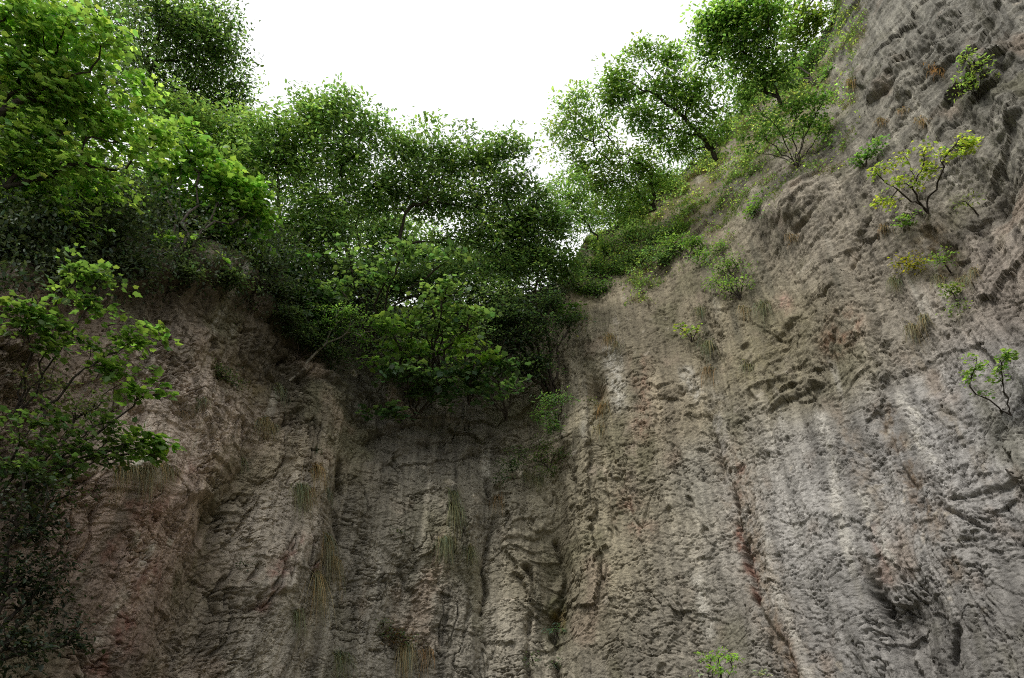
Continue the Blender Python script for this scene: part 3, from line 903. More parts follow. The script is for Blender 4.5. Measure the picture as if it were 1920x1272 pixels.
# ------------------------------------------------------------------ trees over the back of the bowl
plant('birch_tree', 'wispy tree with the highest thin top above the back rim', 'tree', at(660, 610, 23.4),
      [(640, 205, 50, 34, 24.6), (600, 225, 55, 30, 24.6), (690, 240, 45, 40, 24.4), (650, 300, 70, 55, 24.2), (690, 370, 60, 60, 23.9), (620, 400, 60, 60, 23.6), (645, 175, 16, 14, 24.6), (575, 190, 18, 12, 24.8), (612, 185, 12, 14, 24.7), (705, 215, 10, 14, 24.5)],
      8500, 'ovate', .09, (.10, .18, .055), TREES, per=11, twig=.75, trunk=.11, mat=M_SMALL, gap=.5, limbs=[(640, 330, 24), (680, 330, 24), (645, 200, 24.6), (610, 260, 24.4)])
plant('beech_tree', 'broad dark tree with dense leaves and leaning limbs over the back wall', 'tree', at(700, 640, 23.2),
      [(760, 275, 60, 40, 24.6), (830, 300, 70, 45, 24.6), (900, 300, 55, 40, 24.4), (950, 275, 35, 26, 24.4), (800, 370, 80, 50, 24.2), (890, 380, 80, 50, 24), (960, 350, 40, 40, 24.1), (930, 440, 70, 45, 23.7), (850, 450, 60, 30, 23.8), (740, 350, 50, 50, 24.2), (800, 235, 12, 18, 24.6), (868, 245, 12, 16, 24.5), (960, 245, 12, 16, 24.4), (985, 270, 14, 10, 24.3), (925, 262, 12, 14, 24.4)],
      15000, 'ovate', .092, (.085, .150, .05), TREES, per=12, twig=.8, trunk=.14, mat=M_SMALL, gap=.42, limbs=[(760, 400, 23.8), (880, 390, 23.9), (830, 330, 24.2), (960, 420, 23.7), (920, 320, 24.2)],
      alt=((.10, .18, .04), .25))
plant('ash_tree', 'dark slender tree beside the notch where the rims meet', 'tree', at(1010, 600, 23.6),
      [(990, 420, 50, 50, 23.8), (1040, 420, 40, 40, 24), (1000, 480, 60, 40, 23.6), (950, 500, 60, 30, 23.5), (1050, 490, 40, 30, 24), (1015, 365, 22, 18, 24)],
      7500, 'ovate', .092, (.085, .155, .05), TREES, per=11, twig=.7, trunk=.09, mat=M_SMALL, gap=.4)
plant('willow_tree', 'paler green tree in the notch between dark trees and grassy shoulder', 'tree', at(1120, 450, 26.4),
      [(1060, 380, 34, 40, 26), (1080, 410, 34, 26, 26), (1040, 350, 20, 20, 26.2), (1080, 340, 30, 30, 26.4), (1095, 385, 24, 20, 26.2)], 2300, 'narrow', .09, (.10, .19, .04), TREES, per=11, twig=.6, trunk=.07, mat=M_SMALL, gap=.4)
plant('hawthorn_tree', 'low shadowy tree filling the back rim below the broad dark tree', 'tree', at(860, 645, 22.9),
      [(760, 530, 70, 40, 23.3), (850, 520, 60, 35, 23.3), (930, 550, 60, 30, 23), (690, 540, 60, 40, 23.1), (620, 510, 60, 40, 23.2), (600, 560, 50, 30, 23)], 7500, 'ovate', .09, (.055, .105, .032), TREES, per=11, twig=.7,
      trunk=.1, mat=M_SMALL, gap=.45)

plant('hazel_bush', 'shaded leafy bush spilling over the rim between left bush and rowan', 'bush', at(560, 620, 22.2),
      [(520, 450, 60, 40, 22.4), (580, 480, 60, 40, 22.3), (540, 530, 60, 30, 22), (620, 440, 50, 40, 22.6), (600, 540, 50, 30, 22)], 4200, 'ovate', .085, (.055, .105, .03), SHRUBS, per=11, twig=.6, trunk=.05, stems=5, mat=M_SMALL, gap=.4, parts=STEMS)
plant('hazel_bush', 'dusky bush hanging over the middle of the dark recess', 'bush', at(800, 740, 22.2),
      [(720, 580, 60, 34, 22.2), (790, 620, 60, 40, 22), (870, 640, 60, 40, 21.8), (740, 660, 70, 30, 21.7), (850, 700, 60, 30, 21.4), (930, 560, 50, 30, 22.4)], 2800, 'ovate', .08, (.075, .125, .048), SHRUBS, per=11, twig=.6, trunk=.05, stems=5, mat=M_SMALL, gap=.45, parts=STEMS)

plant('elm_tree', 'farther tree seen through the gaps over the back rim', 'tree', at(800, 600, 27),
      [(740, 440, 60, 40, 27.5), (690, 430, 50, 40, 27.5), (700, 500, 70, 50, 27.5), (790, 490, 70, 50, 27.5), (880, 490, 70, 40, 27.5), (960, 500, 60, 40, 27.3), (830, 550, 80, 26, 27)], 11000, 'ovate', .11, (.095, .17, .052), TREES, per=11, twig=.8, trunk=.12, mat=M_SMALL, gap=.2)
# saplings leaning out over the edge (nearer than the wall behind them)
def sap(label, base, blobs, n, colr, d, leaf='maple', size=.115, **k):
    kw = dict(per=7, twig=.55, trunk=.028, stems=3, gap=.55, droop=.12, flat=.16, face=.12, parts=STEMS, group=SAPL)
    kw.update(k)
    return plant('maple_sapling', label, 'sapling', at(base[0], base[1], d + .9), [b + (d + (i % 3) * .25,) for i, b in enumerate(blobs)], n, leaf, size, colr, **kw)


sap('layered maple sapling with scattered bright leaves below the leaning limbs', (690, 640), [(650, 465, 30, 12), (665, 490, 34, 14), (735, 490, 30, 14), (810, 480, 34, 12), (760, 470, 40, 16), (690, 520, 50, 16), (840, 478, 20, 8), (640, 540, 40, 18)], 360, (.075, .145, .042), 20.7)
sap('brightest maple sapling, light green sprays in the centre of the back rim', (810, 720), [(835, 530, 28, 14), (800, 570, 30, 14), (840, 580, 40, 20), (885, 590, 34, 14), (820, 610, 50, 14), (880, 620, 34, 12), (815, 545, 22, 10)], 360, (.09, .165, .045), 20.2)
sap('small maple sapling with one vivid green spray under the brightest one', (880, 760), [(890, 655, 32, 16), (910, 668, 22, 10), (870, 640, 20, 8)], 110, (.14, .25, .035), 20.0, stems=2)
sap('maple sapling with flat dull sprays between the rowan and brightest sapling', (770, 760), [(740, 610, 30, 14), (770, 600, 26, 12), (760, 650, 50, 16), (720, 680, 50, 14), (790, 660, 40, 14), (830, 650, 30, 16)], 300, (.085, .17, .03), 20.5)
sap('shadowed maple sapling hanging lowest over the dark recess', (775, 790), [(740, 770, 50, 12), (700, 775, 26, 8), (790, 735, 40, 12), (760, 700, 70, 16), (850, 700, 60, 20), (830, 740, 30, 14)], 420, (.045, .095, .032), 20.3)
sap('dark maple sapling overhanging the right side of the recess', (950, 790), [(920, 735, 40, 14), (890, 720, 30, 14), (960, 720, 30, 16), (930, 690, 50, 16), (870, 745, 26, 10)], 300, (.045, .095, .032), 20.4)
plant('rowan_sapling', 'leaning rowan with pale bare stem and feathery leaves over the left recess', 'sapling', surf(555, 700)[0],
      [(620, 590, 34, 16, 20.6), (660, 585, 36, 14, 20.5), (700, 605, 34, 14, 20.5), (720, 620, 20, 10, 20.5), (640, 620, 40, 12, 20.6), (600, 600, 26, 10, 20.7), (685, 635, 26, 8, 20.5)],
      800, 'narrow', .085, (.10, .20, .04), SAPL, per=12, twig=.42, trunk=.035, stems=1, limbs=[(635, 635, 20.6)], bark=M_PALE, flat=.18, droop=.2, gap=.5, spread=1.1, parts=STEMS)
plant('elder_bush', 'dark fine-leaved bush at the right end of the back rim', 'bush', at(1035, 750, 22.2),
      [(960, 590, 40, 30, 22), (1000, 620, 40, 36, 22), (950, 640, 40, 30, 21.8), (1010, 680, 34, 28, 21.8), (980, 690, 40, 24, 21.7), (1020, 570, 40, 30, 22.4), (930, 600, 30, 30, 22), (1060, 600, 30, 20, 22.6)],
      4200, 'ovate', .078, (.028, .056, .022), SHRUBS, per=11, twig=.5, trunk=.05, stems=4, mat=M_SMALL, gap=.35, parts=STEMS)
plant('fern_bush', 'bright ferny bush in the corner right of the dark recess', 'bush', surf(1045, 800)[0],
      [(1030, 750, 26, 14, 20.7), (1055, 745, 20, 10, 20.8), (1020, 780, 24, 16, 20.6), (1040, 800, 20, 12, 20.5)], 560, 'narrow', .075, (.055, .12, .03), SHRUBS, per=10, twig=.4, trunk=.02, stems=4, parts=STEMS)
plant('maple_sapling', 'small spray of light maple leaves right of the notch on the dark wall', 'sapling', surf(1090, 610)[0], [(1070, 575, 28, 8, slant(1070, 585) - .5), (1055, 592, 18, 6, slant(1060, 600) - .5)],
      70, 'maple', .10, (.07, .16, .025), SAPL, per=7, twig=.4, trunk=.015, stems=2, flat=.2, parts=STEMS)
plant('maple_sapling', 'low maple bush on the rim between the bright bush and the rowan', 'sapling', at(520, 580, 21.4),
      [(520, 520, 40, 24, 21.2), (560, 555, 40, 20, 21), (590, 590, 40, 16, 20.9), (540, 490, 40, 20, 21.4), (600, 620, 40, 14, 20.8)], 700, 'maple', .11, (.04, .095, .02), SAPL, per=8, twig=.5, trunk=.03, stems=4, parts=STEMS, flat=.25)

# saplings in front of the left wall
plant('maple_sapling', 'young maple with lit leaves in front of the left rock face, upper one', 'sapling', at(30, 790, 13.2),
      [(135, 470, 16, 8, 13), (160, 510, 34, 16, 13), (200, 520, 26, 14, 13), (130, 550, 50, 18, 13), (60, 580, 40, 26, 12.8), (40, 610, 40, 20, 12.8), (180, 570, 26, 14, 13.1), (110, 610, 50, 18, 12.9), (100, 650, 40, 14, 12.8), (160, 620, 14, 8, 13)],
      480, 'maple', .084, (.085, .16, .03), SAPL, per=6, twig=.4, trunk=.015, stems=6, gap=.5, flat=.28, parts=STEMS)
plant('maple_sapling', 'slanting maple branch reaching across the pinkish left rock', 'sapling', at(60, 790, 13.0),
      [(245, 605, 14, 8, 13), (290, 618, 22, 10, 13), (250, 640, 34, 14, 13), (210, 660, 26, 14, 13), (180, 650, 26, 10, 13), (240, 680, 36, 10, 12.9), (200, 690, 40, 10, 12.9), (305, 645, 10, 5, 13)],
      240, 'maple', .084, (.09, .17, .03), SAPL, per=6, twig=.38, trunk=.018, stems=1, limbs=[(160, 690, 12.9), (235, 650, 13)], gap=.5, flat=.28, parts=STEMS)
plant('maple_sapling', 'low spreading maple sapling with sprays down to the dark left corner', 'sapling', at(-30, 960, 12.6),
      [(85, 755, 30, 12, 12.6), (60, 790, 50, 14, 12.5), (130, 800, 50, 16, 12.6), (200, 790, 40, 14, 12.7), (60, 830, 60, 18, 12.4), (150, 840, 50, 14, 12.6), (230, 830, 40, 12, 12.7), (40, 880, 60, 20, 12.3), (120, 880, 40, 14, 12.5), (200, 860, 40, 10, 12.7)],
      640, 'maple', .074, (.062, .118, .028), SAPL, per=7, twig=.42, trunk=.015, stems=7, gap=.45, flat=.28, parts=STEMS)
plant('maple_sapling', 'thin maple twig with a few leaves hanging before the pale pink rock', 'sapling', at(90, 900, 12.7),
      [(300, 720, 14, 7, 13), (312, 735, 12, 5, 13), (250, 740, 20, 10, 12.9), (300, 825, 30, 9, 13), (270, 815, 26, 9, 13), (320, 832, 16, 5, 13), (280, 850, 26, 8, 13), (240, 850, 30, 8, 12.9)],
      190, 'maple', .095, (.085, .175, .022), SAPL, per=5, twig=.36, trunk=.018, stems=3, gap=.3, flat=.28, parts=STEMS)
plant('bramble_bush', 'black-green bramble in the dark bottom left corner', 'bush', at(-60, 1272, 11.6),
      [(20, 950, 60, 50, 11.8), (70, 1000, 50, 40, 11.9), (30, 1080, 60, 60, 11.6), (90, 1120, 50, 40, 11.7), (30, 1200, 60, 60, 11.4), (110, 1060, 40, 30, 11.9), (130, 1190, 40, 40, 11.6), (60, 900, 60, 30, 12)],
      1800, 'ovate', .058, (.018, .031, .014), SHRUBS, per=10, twig=.4, trunk=.03, stems=6, mat=M_GLOSS, gap=.3, parts=STEMS)
plant('privet_bush', 'dark thin bush against the rock left of the pink face', 'bush', at(60, 1000, 12.9),
      [(150, 760, 50, 34, 13.2), (210, 740, 34, 26, 13.3), (90, 720, 40, 34, 13.1), (120, 920, 50, 30, 12.8), (60, 950, 40, 30, 12.7)], 800, 'ovate', .05, (.045, .065, .025), SHRUBS, per=10, twig=.4, trunk=.02, stems=5, mat=M_SMALL, gap=.5, parts=STEMS)

# ------------------------------------------------------------------ right shoulder
plant('oak_tree', 'spreading tree on the right shoulder with dark bare limbs and airy crown', 'tree', at(1228, 395, 27.3),
      [(1075, 205, 40, 34, 27.6), (1060, 260, 34, 34, 27.6), (1110, 240, 40, 34, 27.6), (1150, 290, 40, 30, 27.6), (1090, 310, 40, 30, 27.5), (1130, 340, 50, 26, 27.5), (1180, 330, 50, 30, 27.4), (1190, 370, 50, 24, 27.4), (1140, 380, 34, 16, 27.3), (1210, 300, 30, 30, 27.5), (1235, 340, 30, 20, 27.3), (1100, 380, 34, 22, 27.4), (1170, 400, 50, 14, 27.2), (1085, 175, 18, 14, 27.6)],
      8200, 'ovate', .09, (.14, .235, .065), TREES, per=11, twig=.7, trunk=.14, mat=M_SMALL, gap=.8, alt=((.12, .17, .04), .2),
      limbs=[(1222, 330, 27.3), (1185, 300, 27.4), (1150, 330, 27.4), (1115, 275, 27.5), (1105, 345, 27.4), (1180, 265, 27.5)])
plant('oak_tree', 'dense rounded tree standing out against white sky on the right shoulder', 'tree', at(1345, 300, 26.5),
      [(1160, 130, 30, 24, 27.4), (1215, 105, 40, 24, 27.4), (1265, 110, 40, 24, 27.2), (1190, 165, 50, 34, 27.2), (1255, 160, 50, 34, 27), (1160, 190, 30, 34, 27.3), (1220, 215, 50, 30, 27), (1290, 190, 40, 34, 26.8), (1320, 160, 34, 30, 26.8), (1290, 245, 40, 26, 26.7), (1330, 215, 30, 34, 26.6), (1240, 255, 34, 20, 26.9), (1340, 260, 30, 26, 26.5), (1275, 285, 36, 22, 26.7), (1200, 90, 20, 14, 27.4), (1355, 150, 20, 24, 26.6), (1145, 160, 16, 20, 27.4)],
      8600, 'ovate', .092, (.13, .23, .055), TREES, per=12, twig=.7, trunk=.18, mat=M_SMALL, gap=.85, alt=((.085, .15, .03), .3),
      limbs=[(1300, 240, 26.6), (1260, 200, 26.8), (1215, 170, 27), (1250, 130, 27.1), (1180, 190, 27.1), (1310, 180, 26.7)])
plant('lime_tree', 'large light green tree at the top of the gap beside the steep crest', 'tree', at(1465, 200, 24.5),
      [(1350, 40, 46, 40, 25), (1330, 85, 34, 34, 25), (1400, 30, 50, 50, 24.8), (1380, 90, 50, 36, 24.8), (1430, 90, 40, 40, 24.6), (1440, 30, 40, 50, 24.6), (1420, 140, 40, 30, 24.6), (1380, 145, 26, 20, 24.7), (1450, 150, 34, 34, 24.5), (1390, 190, 26, 20, 24.6), (1315, 40, 16, 20, 25)],
      8000, 'ovate', .09, (.16, .28, .065), TREES, per=12, twig=.7, trunk=.12, mat=M_SMALL, gap=.8, alt=((.05, .11, .022), .3))
d15 = slant(1530, 80)
plant('maple_bush', 'yellow-green maple bush hanging down at the top of the steep crest', 'bush', at(1560, -30, d15 + .4),
      [(1490, 20, 30, 30, d15 - .4), (1500, 70, 34, 40, d15 - .5), (1530, 30, 40, 26, d15 - .4), (1480, 55, 20, 24, d15 - .4)], 1300, 'maple', .088, (.125, .20, .022), SHRUBS, per=8, twig=.5, trunk=.03, stems=4, gap=.4, parts=STEMS)
plant('hazel_bush', 'round mid green bush clinging to the crest below the yellow-green maple', 'bush', surf(1535, 168)[0],
      [(1480, 115, 34, 26, d15 - .5), (1530, 110, 36, 26, d15 - .6), (1500, 150, 44, 20, d15 - .8), (1455, 145, 26, 24, d15 - .4), (1550, 140, 20, 18, d15 - .7)], 2600, 'ovate', .075, (.07, .15, .03), SHRUBS, per=10, twig=.45, trunk=.03, stems=5, mat=M_SMALL, gap=.3, parts=STEMS)
d14 = slant(1490, 300)
plant('sycamore_bush', 'open bush with many fanned bare stems growing from the right rock shoulder', 'bush', surf(1502, 325)[0],
      [(1445, 215, 36, 20, d14 - .6), (1490, 195, 40, 18, d14 - .6), (1535, 190, 26, 22, d14 - .4), (1420, 250, 34, 16, d14 - .6), (1470, 250, 40, 14, d14 - .7), (1545, 235, 20, 26, d14 - .4), (1400, 280, 24, 10, d14 - .5), (1510, 230, 30, 18, d14 - .6), (1560, 265, 14, 12, d14 - .3)],
      1200, 'maple', .066, (.10, .20, .04), SHRUBS, per=7, twig=.42, trunk=.016, stems=11, gap=.45, parts=STEMS)
d17 = slant(1735, 395)
plant('maple_bush', 'lemon yellow crooked maple bush on the right rock face', 'bush', surf(1737, 400)[0],
      [(1650, 318, 26, 10, d17 - .6), (1690, 300, 15, 9, d17 - .6), (1720, 335, 30, 12, d17 - .6), (1690, 340, 16, 9, d17 - .6), (1650, 372, 14, 9, d17 - .5), (1740, 316, 24, 12, d17 - .6), (1735, 280, 22, 10, d17 - .6), (1770, 290, 16, 10, d17 - .6), (1810, 275, 24, 16, d17 - .6), (1808, 255, 10, 12, d17 - .6), (1668, 378, 10, 5, d17 - .5), (1822, 268, 16, 8, d17 - .6)],
      560, 'maple', .054, YL, SHRUBS, per=7, twig=.3, trunk=.02, stems=4, gap=.1, parts=STEMS, alt=((.16, .24, .025), .4), limbs=[(1735, 345, d17 - .4), (1770, 315, d17 - .55), (1700, 345, d17 - .5), (1675, 350, d17 - .5)], wander=.16)
d = slant(1630, 300)
plant('maple_bush', 'little green bush left of the lemon yellow one on the rock', 'bush', surf(1632, 325)[0], [(1628, 285, 20, 12, d - .4), (1650, 265, 16, 10, d - .4), (1610, 300, 12, 10, d - .4)], 200, 'maple', .055, (.08, .17, .035), SHRUBS, per=7, twig=.3, trunk=.014, stems=3, parts=STEMS)
d = slant(1825, 150)
plant('rose_bush', 'thin pale leaved bush under the dark slabs near the top right corner', 'bush', surf(1830, 190)[0], [(1815, 110, 14, 16, d - .3), (1840, 120, 16, 12, d - .3), (1805, 150, 22, 12, d - .3), (1845, 150, 14, 8, d - .3), (1820, 165, 24, 10, d - .3)], 220, 'ovate', .07, (.12, .19, .04), SHRUBS, per=8, twig=.35, trunk=.012, stems=4, parts=STEMS, mat=M_SMALL)
d = slant(1870, 720)
plant('maple_sapling', 'two-stemmed yellow-green sapling growing alone from the grey right face', 'sapling', surf(1886, 772)[0],
      [(1822, 668, 14, 8, d - .6), (1830, 690, 16, 8, d - .6), (1818, 710, 14, 7, d - .6), (1885, 668, 16, 9, d - .5), (1870, 690, 14, 8, d - .5), (1868, 712, 10, 6, d - .5), (1850, 735, 12, 6, d - .5), (1895, 660, 8, 6, d - .5)],
      230, 'maple', .052, (.11, .20, .035), SAPL, per=6, twig=.24, trunk=.014, stems=2, gap=.1, parts=STEMS, limbs=[(1830, 740, d - .5), (1882, 725, d - .45)])
d = slant(1350, 1240) - 1.2
plant('ash_seedling', 'vivid green ash seedling with feathered leaves at the bottom edge', 'seedling', at(1352, 1330, d + .4),
      [(1350, 1232, 12, 8, d), (1330, 1235, 14, 6, d), (1372, 1234, 14, 6, d), (1345, 1255, 20, 8, d), (1366, 1258, 14, 6, d), (1322, 1228, 8, 4, d), (1382, 1226, 8, 4, d), (1350, 1220, 8, 5, d)],
      150, 'narrow', .075, (.14, .27, .03), SAPL, per=9, twig=.2, trunk=.012, stems=3, gap=.05, droop=.1, spread=1.1, parts=STEMS)
d = slant(1420, 1265) - .8
plant('ash_seedling', 'pale tips of a second seedling at the bottom edge', 'seedling', at(1425, 1330, d + .3), [(1425, 1262, 18, 5, d), (1295, 1268, 16, 3, d)], 30, 'narrow', .08, (.22, .27, .17), SAPL, per=6, twig=.2, trunk=.01, stems=2, parts=STEMS)


def shrub(label, base, blobs, n, colr, leaf='ovate', size=.07, off=.35, kind='scrub_bush', cat='bush', **k):
    kw = dict(per=9, twig=.4, trunk=.018, stems=4, gap=.35, parts=STEMS, group=SHRUBS, mat=M_SMALL if leaf != 'maple' else M_LEAF)
    kw.update(k)
    return plant(kind, label, cat, surf(*base)[0], [b + (slant(b[0], b[1]) - off,) for b in blobs], n, leaf, size, colr, **kw)


for base_, bl_, n_, lb_ in (((1240, 395), [(1235, 350, 34, 22), (1210, 375, 34, 18), (1265, 335, 26, 20), (1230, 330, 30, 22), (1195, 360, 34, 18)], 2400, 'low bush at the foot of the airy tree on the shoulder'),
                            ((1350, 290), [(1330, 275, 34, 20), (1365, 240, 28, 24), (1300, 305, 30, 18), (1335, 245, 30, 26), (1295, 275, 30, 20)], 2500, 'low bush at the foot of the dense rounded tree'),
                            ((1430, 215), [(1400, 195, 30, 24), (1445, 165, 30, 24), (1375, 230, 26, 18), (1400, 165, 34, 26)], 2300, 'leafy bush on the crest just below the large light green tree'),
                            ((1170, 430), [(1160, 400, 34, 20), (1125, 415, 30, 18), (1190, 390, 26, 18), (1105, 395, 26, 22), (1150, 370, 34, 20)], 2300, 'low bush on the shoulder edge beside the notch')):
    shrub(lb_, base_, bl_, n_, (.075, .15, .032), size=.078, off=.1, twig=.5)
shrub('dusky low thicket along the lip of the left rock shelf under the bright bush', (400, 520), [(330, 490, 40, 16), (390, 480, 44, 18), (450, 480, 40, 20), (490, 500, 34, 22), (430, 520, 44, 12), (350, 510, 40, 10), (520, 540, 30, 20)], 3200, (.05, .085, .035), size=.07, off=.3, twig=.5)
shrub('dark bush hanging at the head of the left rib beside the rowan foot', (570, 660), [(540, 590, 36, 18), (590, 640, 34, 16), (560, 615, 30, 16), (630, 665, 34, 14)], 1500, (.045, .08, .032), size=.07, off=.4, twig=.5)
shrub('long low scrub on the grassy shoulder next to the notch', (1100, 560), [(1100, 500, 40, 26), (1140, 470, 40, 24), (1080, 530, 34, 24), (1150, 510, 40, 22), (1120, 540, 40, 18)], 3000, (.05, .105, .026), size=.066, off=.7)
shrub('grey-green thicket in the middle of the grassy shoulder', (1210, 510), [(1190, 440, 40, 24), (1230, 450, 40, 24), (1200, 480, 44, 20), (1170, 440, 30, 20), (1240, 480, 36, 16)], 2800, (.075, .14, .045), size=.066, off=.7)
shrub('light green scrub at the upper end of the shoulder thicket', (1290, 490), [(1270, 430, 34, 18), (1300, 455, 24, 18), (1260, 460, 30, 18), (1310, 480, 16, 14)], 1200, (.085, .165, .03), size=.07, off=.6)
shrub('feathery light green bush hanging on the rock under the shoulder', (1385, 560), [(1350, 460, 20, 16), (1350, 500, 30, 20), (1380, 530, 34, 20), (1340, 530, 20, 16), (1370, 490, 24, 16), (1400, 505, 14, 12), (1325, 475, 12, 10)], 900, (.09, .165, .035), 'narrow', .07, .4)
shrub('small bush with a bare curving branch below the open stemmed bush', (1440, 420), [(1430, 385, 22, 14), (1445, 400, 14, 10), (1410, 395, 18, 10), (1425, 370, 14, 8)], 420, (.085, .17, .03), 'maple', .06, .35)
shrub('yellow-green maple sprig low on the olive rock', (1295, 640), [(1275, 612, 12, 4), (1295, 622, 16, 6), (1315, 606, 14, 6), (1288, 635, 8, 4)], 60, (.15, .22, .025), 'maple', .062, .3, kind='maple_sprig', cat='sprig')
shrub('dark round herb clump on the narrow ledge beside the recess', (965, 895), [(955, 870, 22, 14), (975, 850, 24, 12), (950, 895, 18, 10)], 420, (.045, .085, .03), size=.05, off=.3, kind='herb_clump', cat='herbs')
shrub('green herb clump on the ledge where the two walls meet', (1030, 880), [(1020, 835, 20, 14), (1040, 850, 22, 14), (1010, 860, 24, 12), (1030, 880, 20, 8)], 520, (.06, .105, .03), size=.05, off=.3, kind='herb_clump', cat='herbs')
shrub('mossy dark clump below the overhang of the left rib', (430, 730), [(410, 700, 26, 14), (440, 715, 24, 10), (395, 690, 20, 14)], 420, (.035, .06, .018), size=.045, off=.2, kind='herb_clump', cat='herbs')
shrub('rust-tinged dry herb clump low on the middle wall', (755, 1190), [(735, 1190, 24, 10), (760, 1200, 22, 12), (720, 1165, 8, 6)], 260, (.09, .055, .028), size=.045, off=.15, kind='herb_clump', cat='herbs', alt=((.05, .09, .03), .35))
shrub('upper fern in the wet crack right of the middle', (1042, 1182), [(1042, 1180, 12, 6)], 60, (.04, .085, .05), 'narrow', .06, .15, kind='crack_fern', cat='fern', stems=3)
shrub('lower fern in the wet crack right of the middle', (1040, 1240), [(1038, 1240, 8, 6)], 40, (.04, .085, .045), 'narrow', .055, .15, kind='crack_fern', cat='fern', stems=3)
shrub('dark fern left of the wet crack near the bottom edge', (998, 1240), [(998, 1235, 8, 12)], 50, (.035, .065, .03), 'narrow', .055, .15, kind='crack_fern', cat='fern', stems=3)
shrub('yellow moss cushion beneath the lemon yellow bush', (1705, 495), [(1690, 488, 18, 9), (1715, 494, 16, 7)], 220, (.18, .17, .02), 'round', .045, .15, kind='moss_cushion', cat='moss')
shrub('green herb below the brown mossy hollow on the right face', (1765, 495), [(1765, 485, 14, 12)], 120, (.08, .14, .03), 'round', .05, .15, kind='herb_clump', cat='herbs')
shrub('pale herb clump under the fringe of dry grass on the right face', (1790, 565), [(1785, 545, 16, 12), (1790, 575, 18, 8)], 200, (.085, .13, .035), 'round', .045, .15, kind='herb_clump', cat='herbs')
shrub('small green leaves just under the lemon yellow bush base', (1705, 415), [(1690, 415, 14, 5), (1715, 408, 10, 4)], 60, (.09, .18, .025), 'maple', .055, .2, kind='maple_sprig', cat='sprig')
shrub('faint yellow-green sprig above the reddish rock at far right', (1815, 385), [(1810, 378, 24, 6)], 60, (.12, .17, .035), 'narrow', .055, .2, kind='maple_sprig', cat='sprig')
shrub('tuft of leaves at the mouth of the small cave hole', (1112, 760), [(1108, 752, 10, 8)], 60, (.06, .085, .025), size=.045, off=.2, kind='herb_clump', cat='herbs')
shrub('dark fern tuft on the middle wall above a straw tuft', (752, 1000), [(748, 998, 9, 6)], 50, (.03, .045, .022), 'narrow', .05, .15, kind='crack_fern', cat='fern', stems=3)
shrub('mossy fern on the left rib under its overhang', (590, 850), [(588, 845, 9, 6)], 50, (.03, .06, .03), 'narrow', .05, .15, kind='crack_fern', cat='fern', stems=3)
shrub('small blackish fern on the grey-pink rib', (458, 1065), [(456, 1060, 7, 7)], 40, (.03, .05, .025), 'narrow', .045, .15, kind='crack_fern', cat='fern', stems=3)
shrub('lone fern above the rusty herb clump on the middle wall', (720, 1172), [(720, 1166, 10, 6)], 50, (.05, .075, .035), 'narrow', .05, .15, kind='crack_fern', cat='fern', stems=3)


# ------------------------------------------------------------------ grass: hanging tufts one by one, the grassy shoulder as cover
def blades(P, D, L, w, cl, name, parent=None, sag=.55):
    n = len(P)
    D = D / (np.linalg.norm(D, axis=1, keepdims=True) + 1e-9)
    r = np.cross(D, rng.normal(0, 1, (n, 3))); r /= np.linalg.norm(r, axis=1, keepdims=True) + 1e-9
    k = 4
    V = []
    for s in range(k):
        f = s / (k - 1)
        c = P + D * (L * f)[:, None]
        c[:, 2] -= sag * L * f * f
        hw = (w * (1 - f * .92))[:, None]
        V += [c - r * hw, c + r * hw]
    V = np.stack(V, 1)
    f1 = np.array([(2 * s, 2 * s + 1, 2 * s + 3, 2 * s + 2) for s in range(k - 1)])
    F_ = (f1[None] + (np.arange(n) * 2 * k)[:, None, None]).reshape(-1, 4)
    return mesh_from(name, V.reshape(-1, 3), F_, M_BLADE, np.repeat(cl[:, None], 2 * k, 1).reshape(-1, 3), parent)


STRAW, OLIVE, BROWN = (.165, .145, .085), (.10, .115, .05), (.14, .10, .055)


def tuft(x, y, n, L, label, c=STRAW, spread=.34, sag=1.25, wide=13):
    n = int(n * 1.4)
    p0, nv = surf(x, y)
    nv = nv * .8 - np.array([p0[0], p0[1], 0]) / np.hypot(p0[0], p0[1]) * .4
    mpp = np.linalg.norm(p0 - CAM) / FPX
    pts = []
    for i in range(n):
        q, _ = surf(x + rng.normal(0, wide * .5), y + rng.normal(0, 3.5))
        pts.append(q)
    P = np.array(pts) - p0
    D = nv[None] * .75 + rng.normal(0, spread, (n, 3)) * .6 + np.array([0, 0, -.25])
    Ls = 1.05 * L * mpp * rng.uniform(.5, 1.15, n)
    o = blades(P, D, Ls, np.full(n, .0060) * rng.uniform(.7, 1.4, n), colours(n, c, .28, .15), 'grass_tuft', sag=sag)
    o.location = p0
    tag(o, label, 'grass tuft', 'grass tufts hanging on the rock')


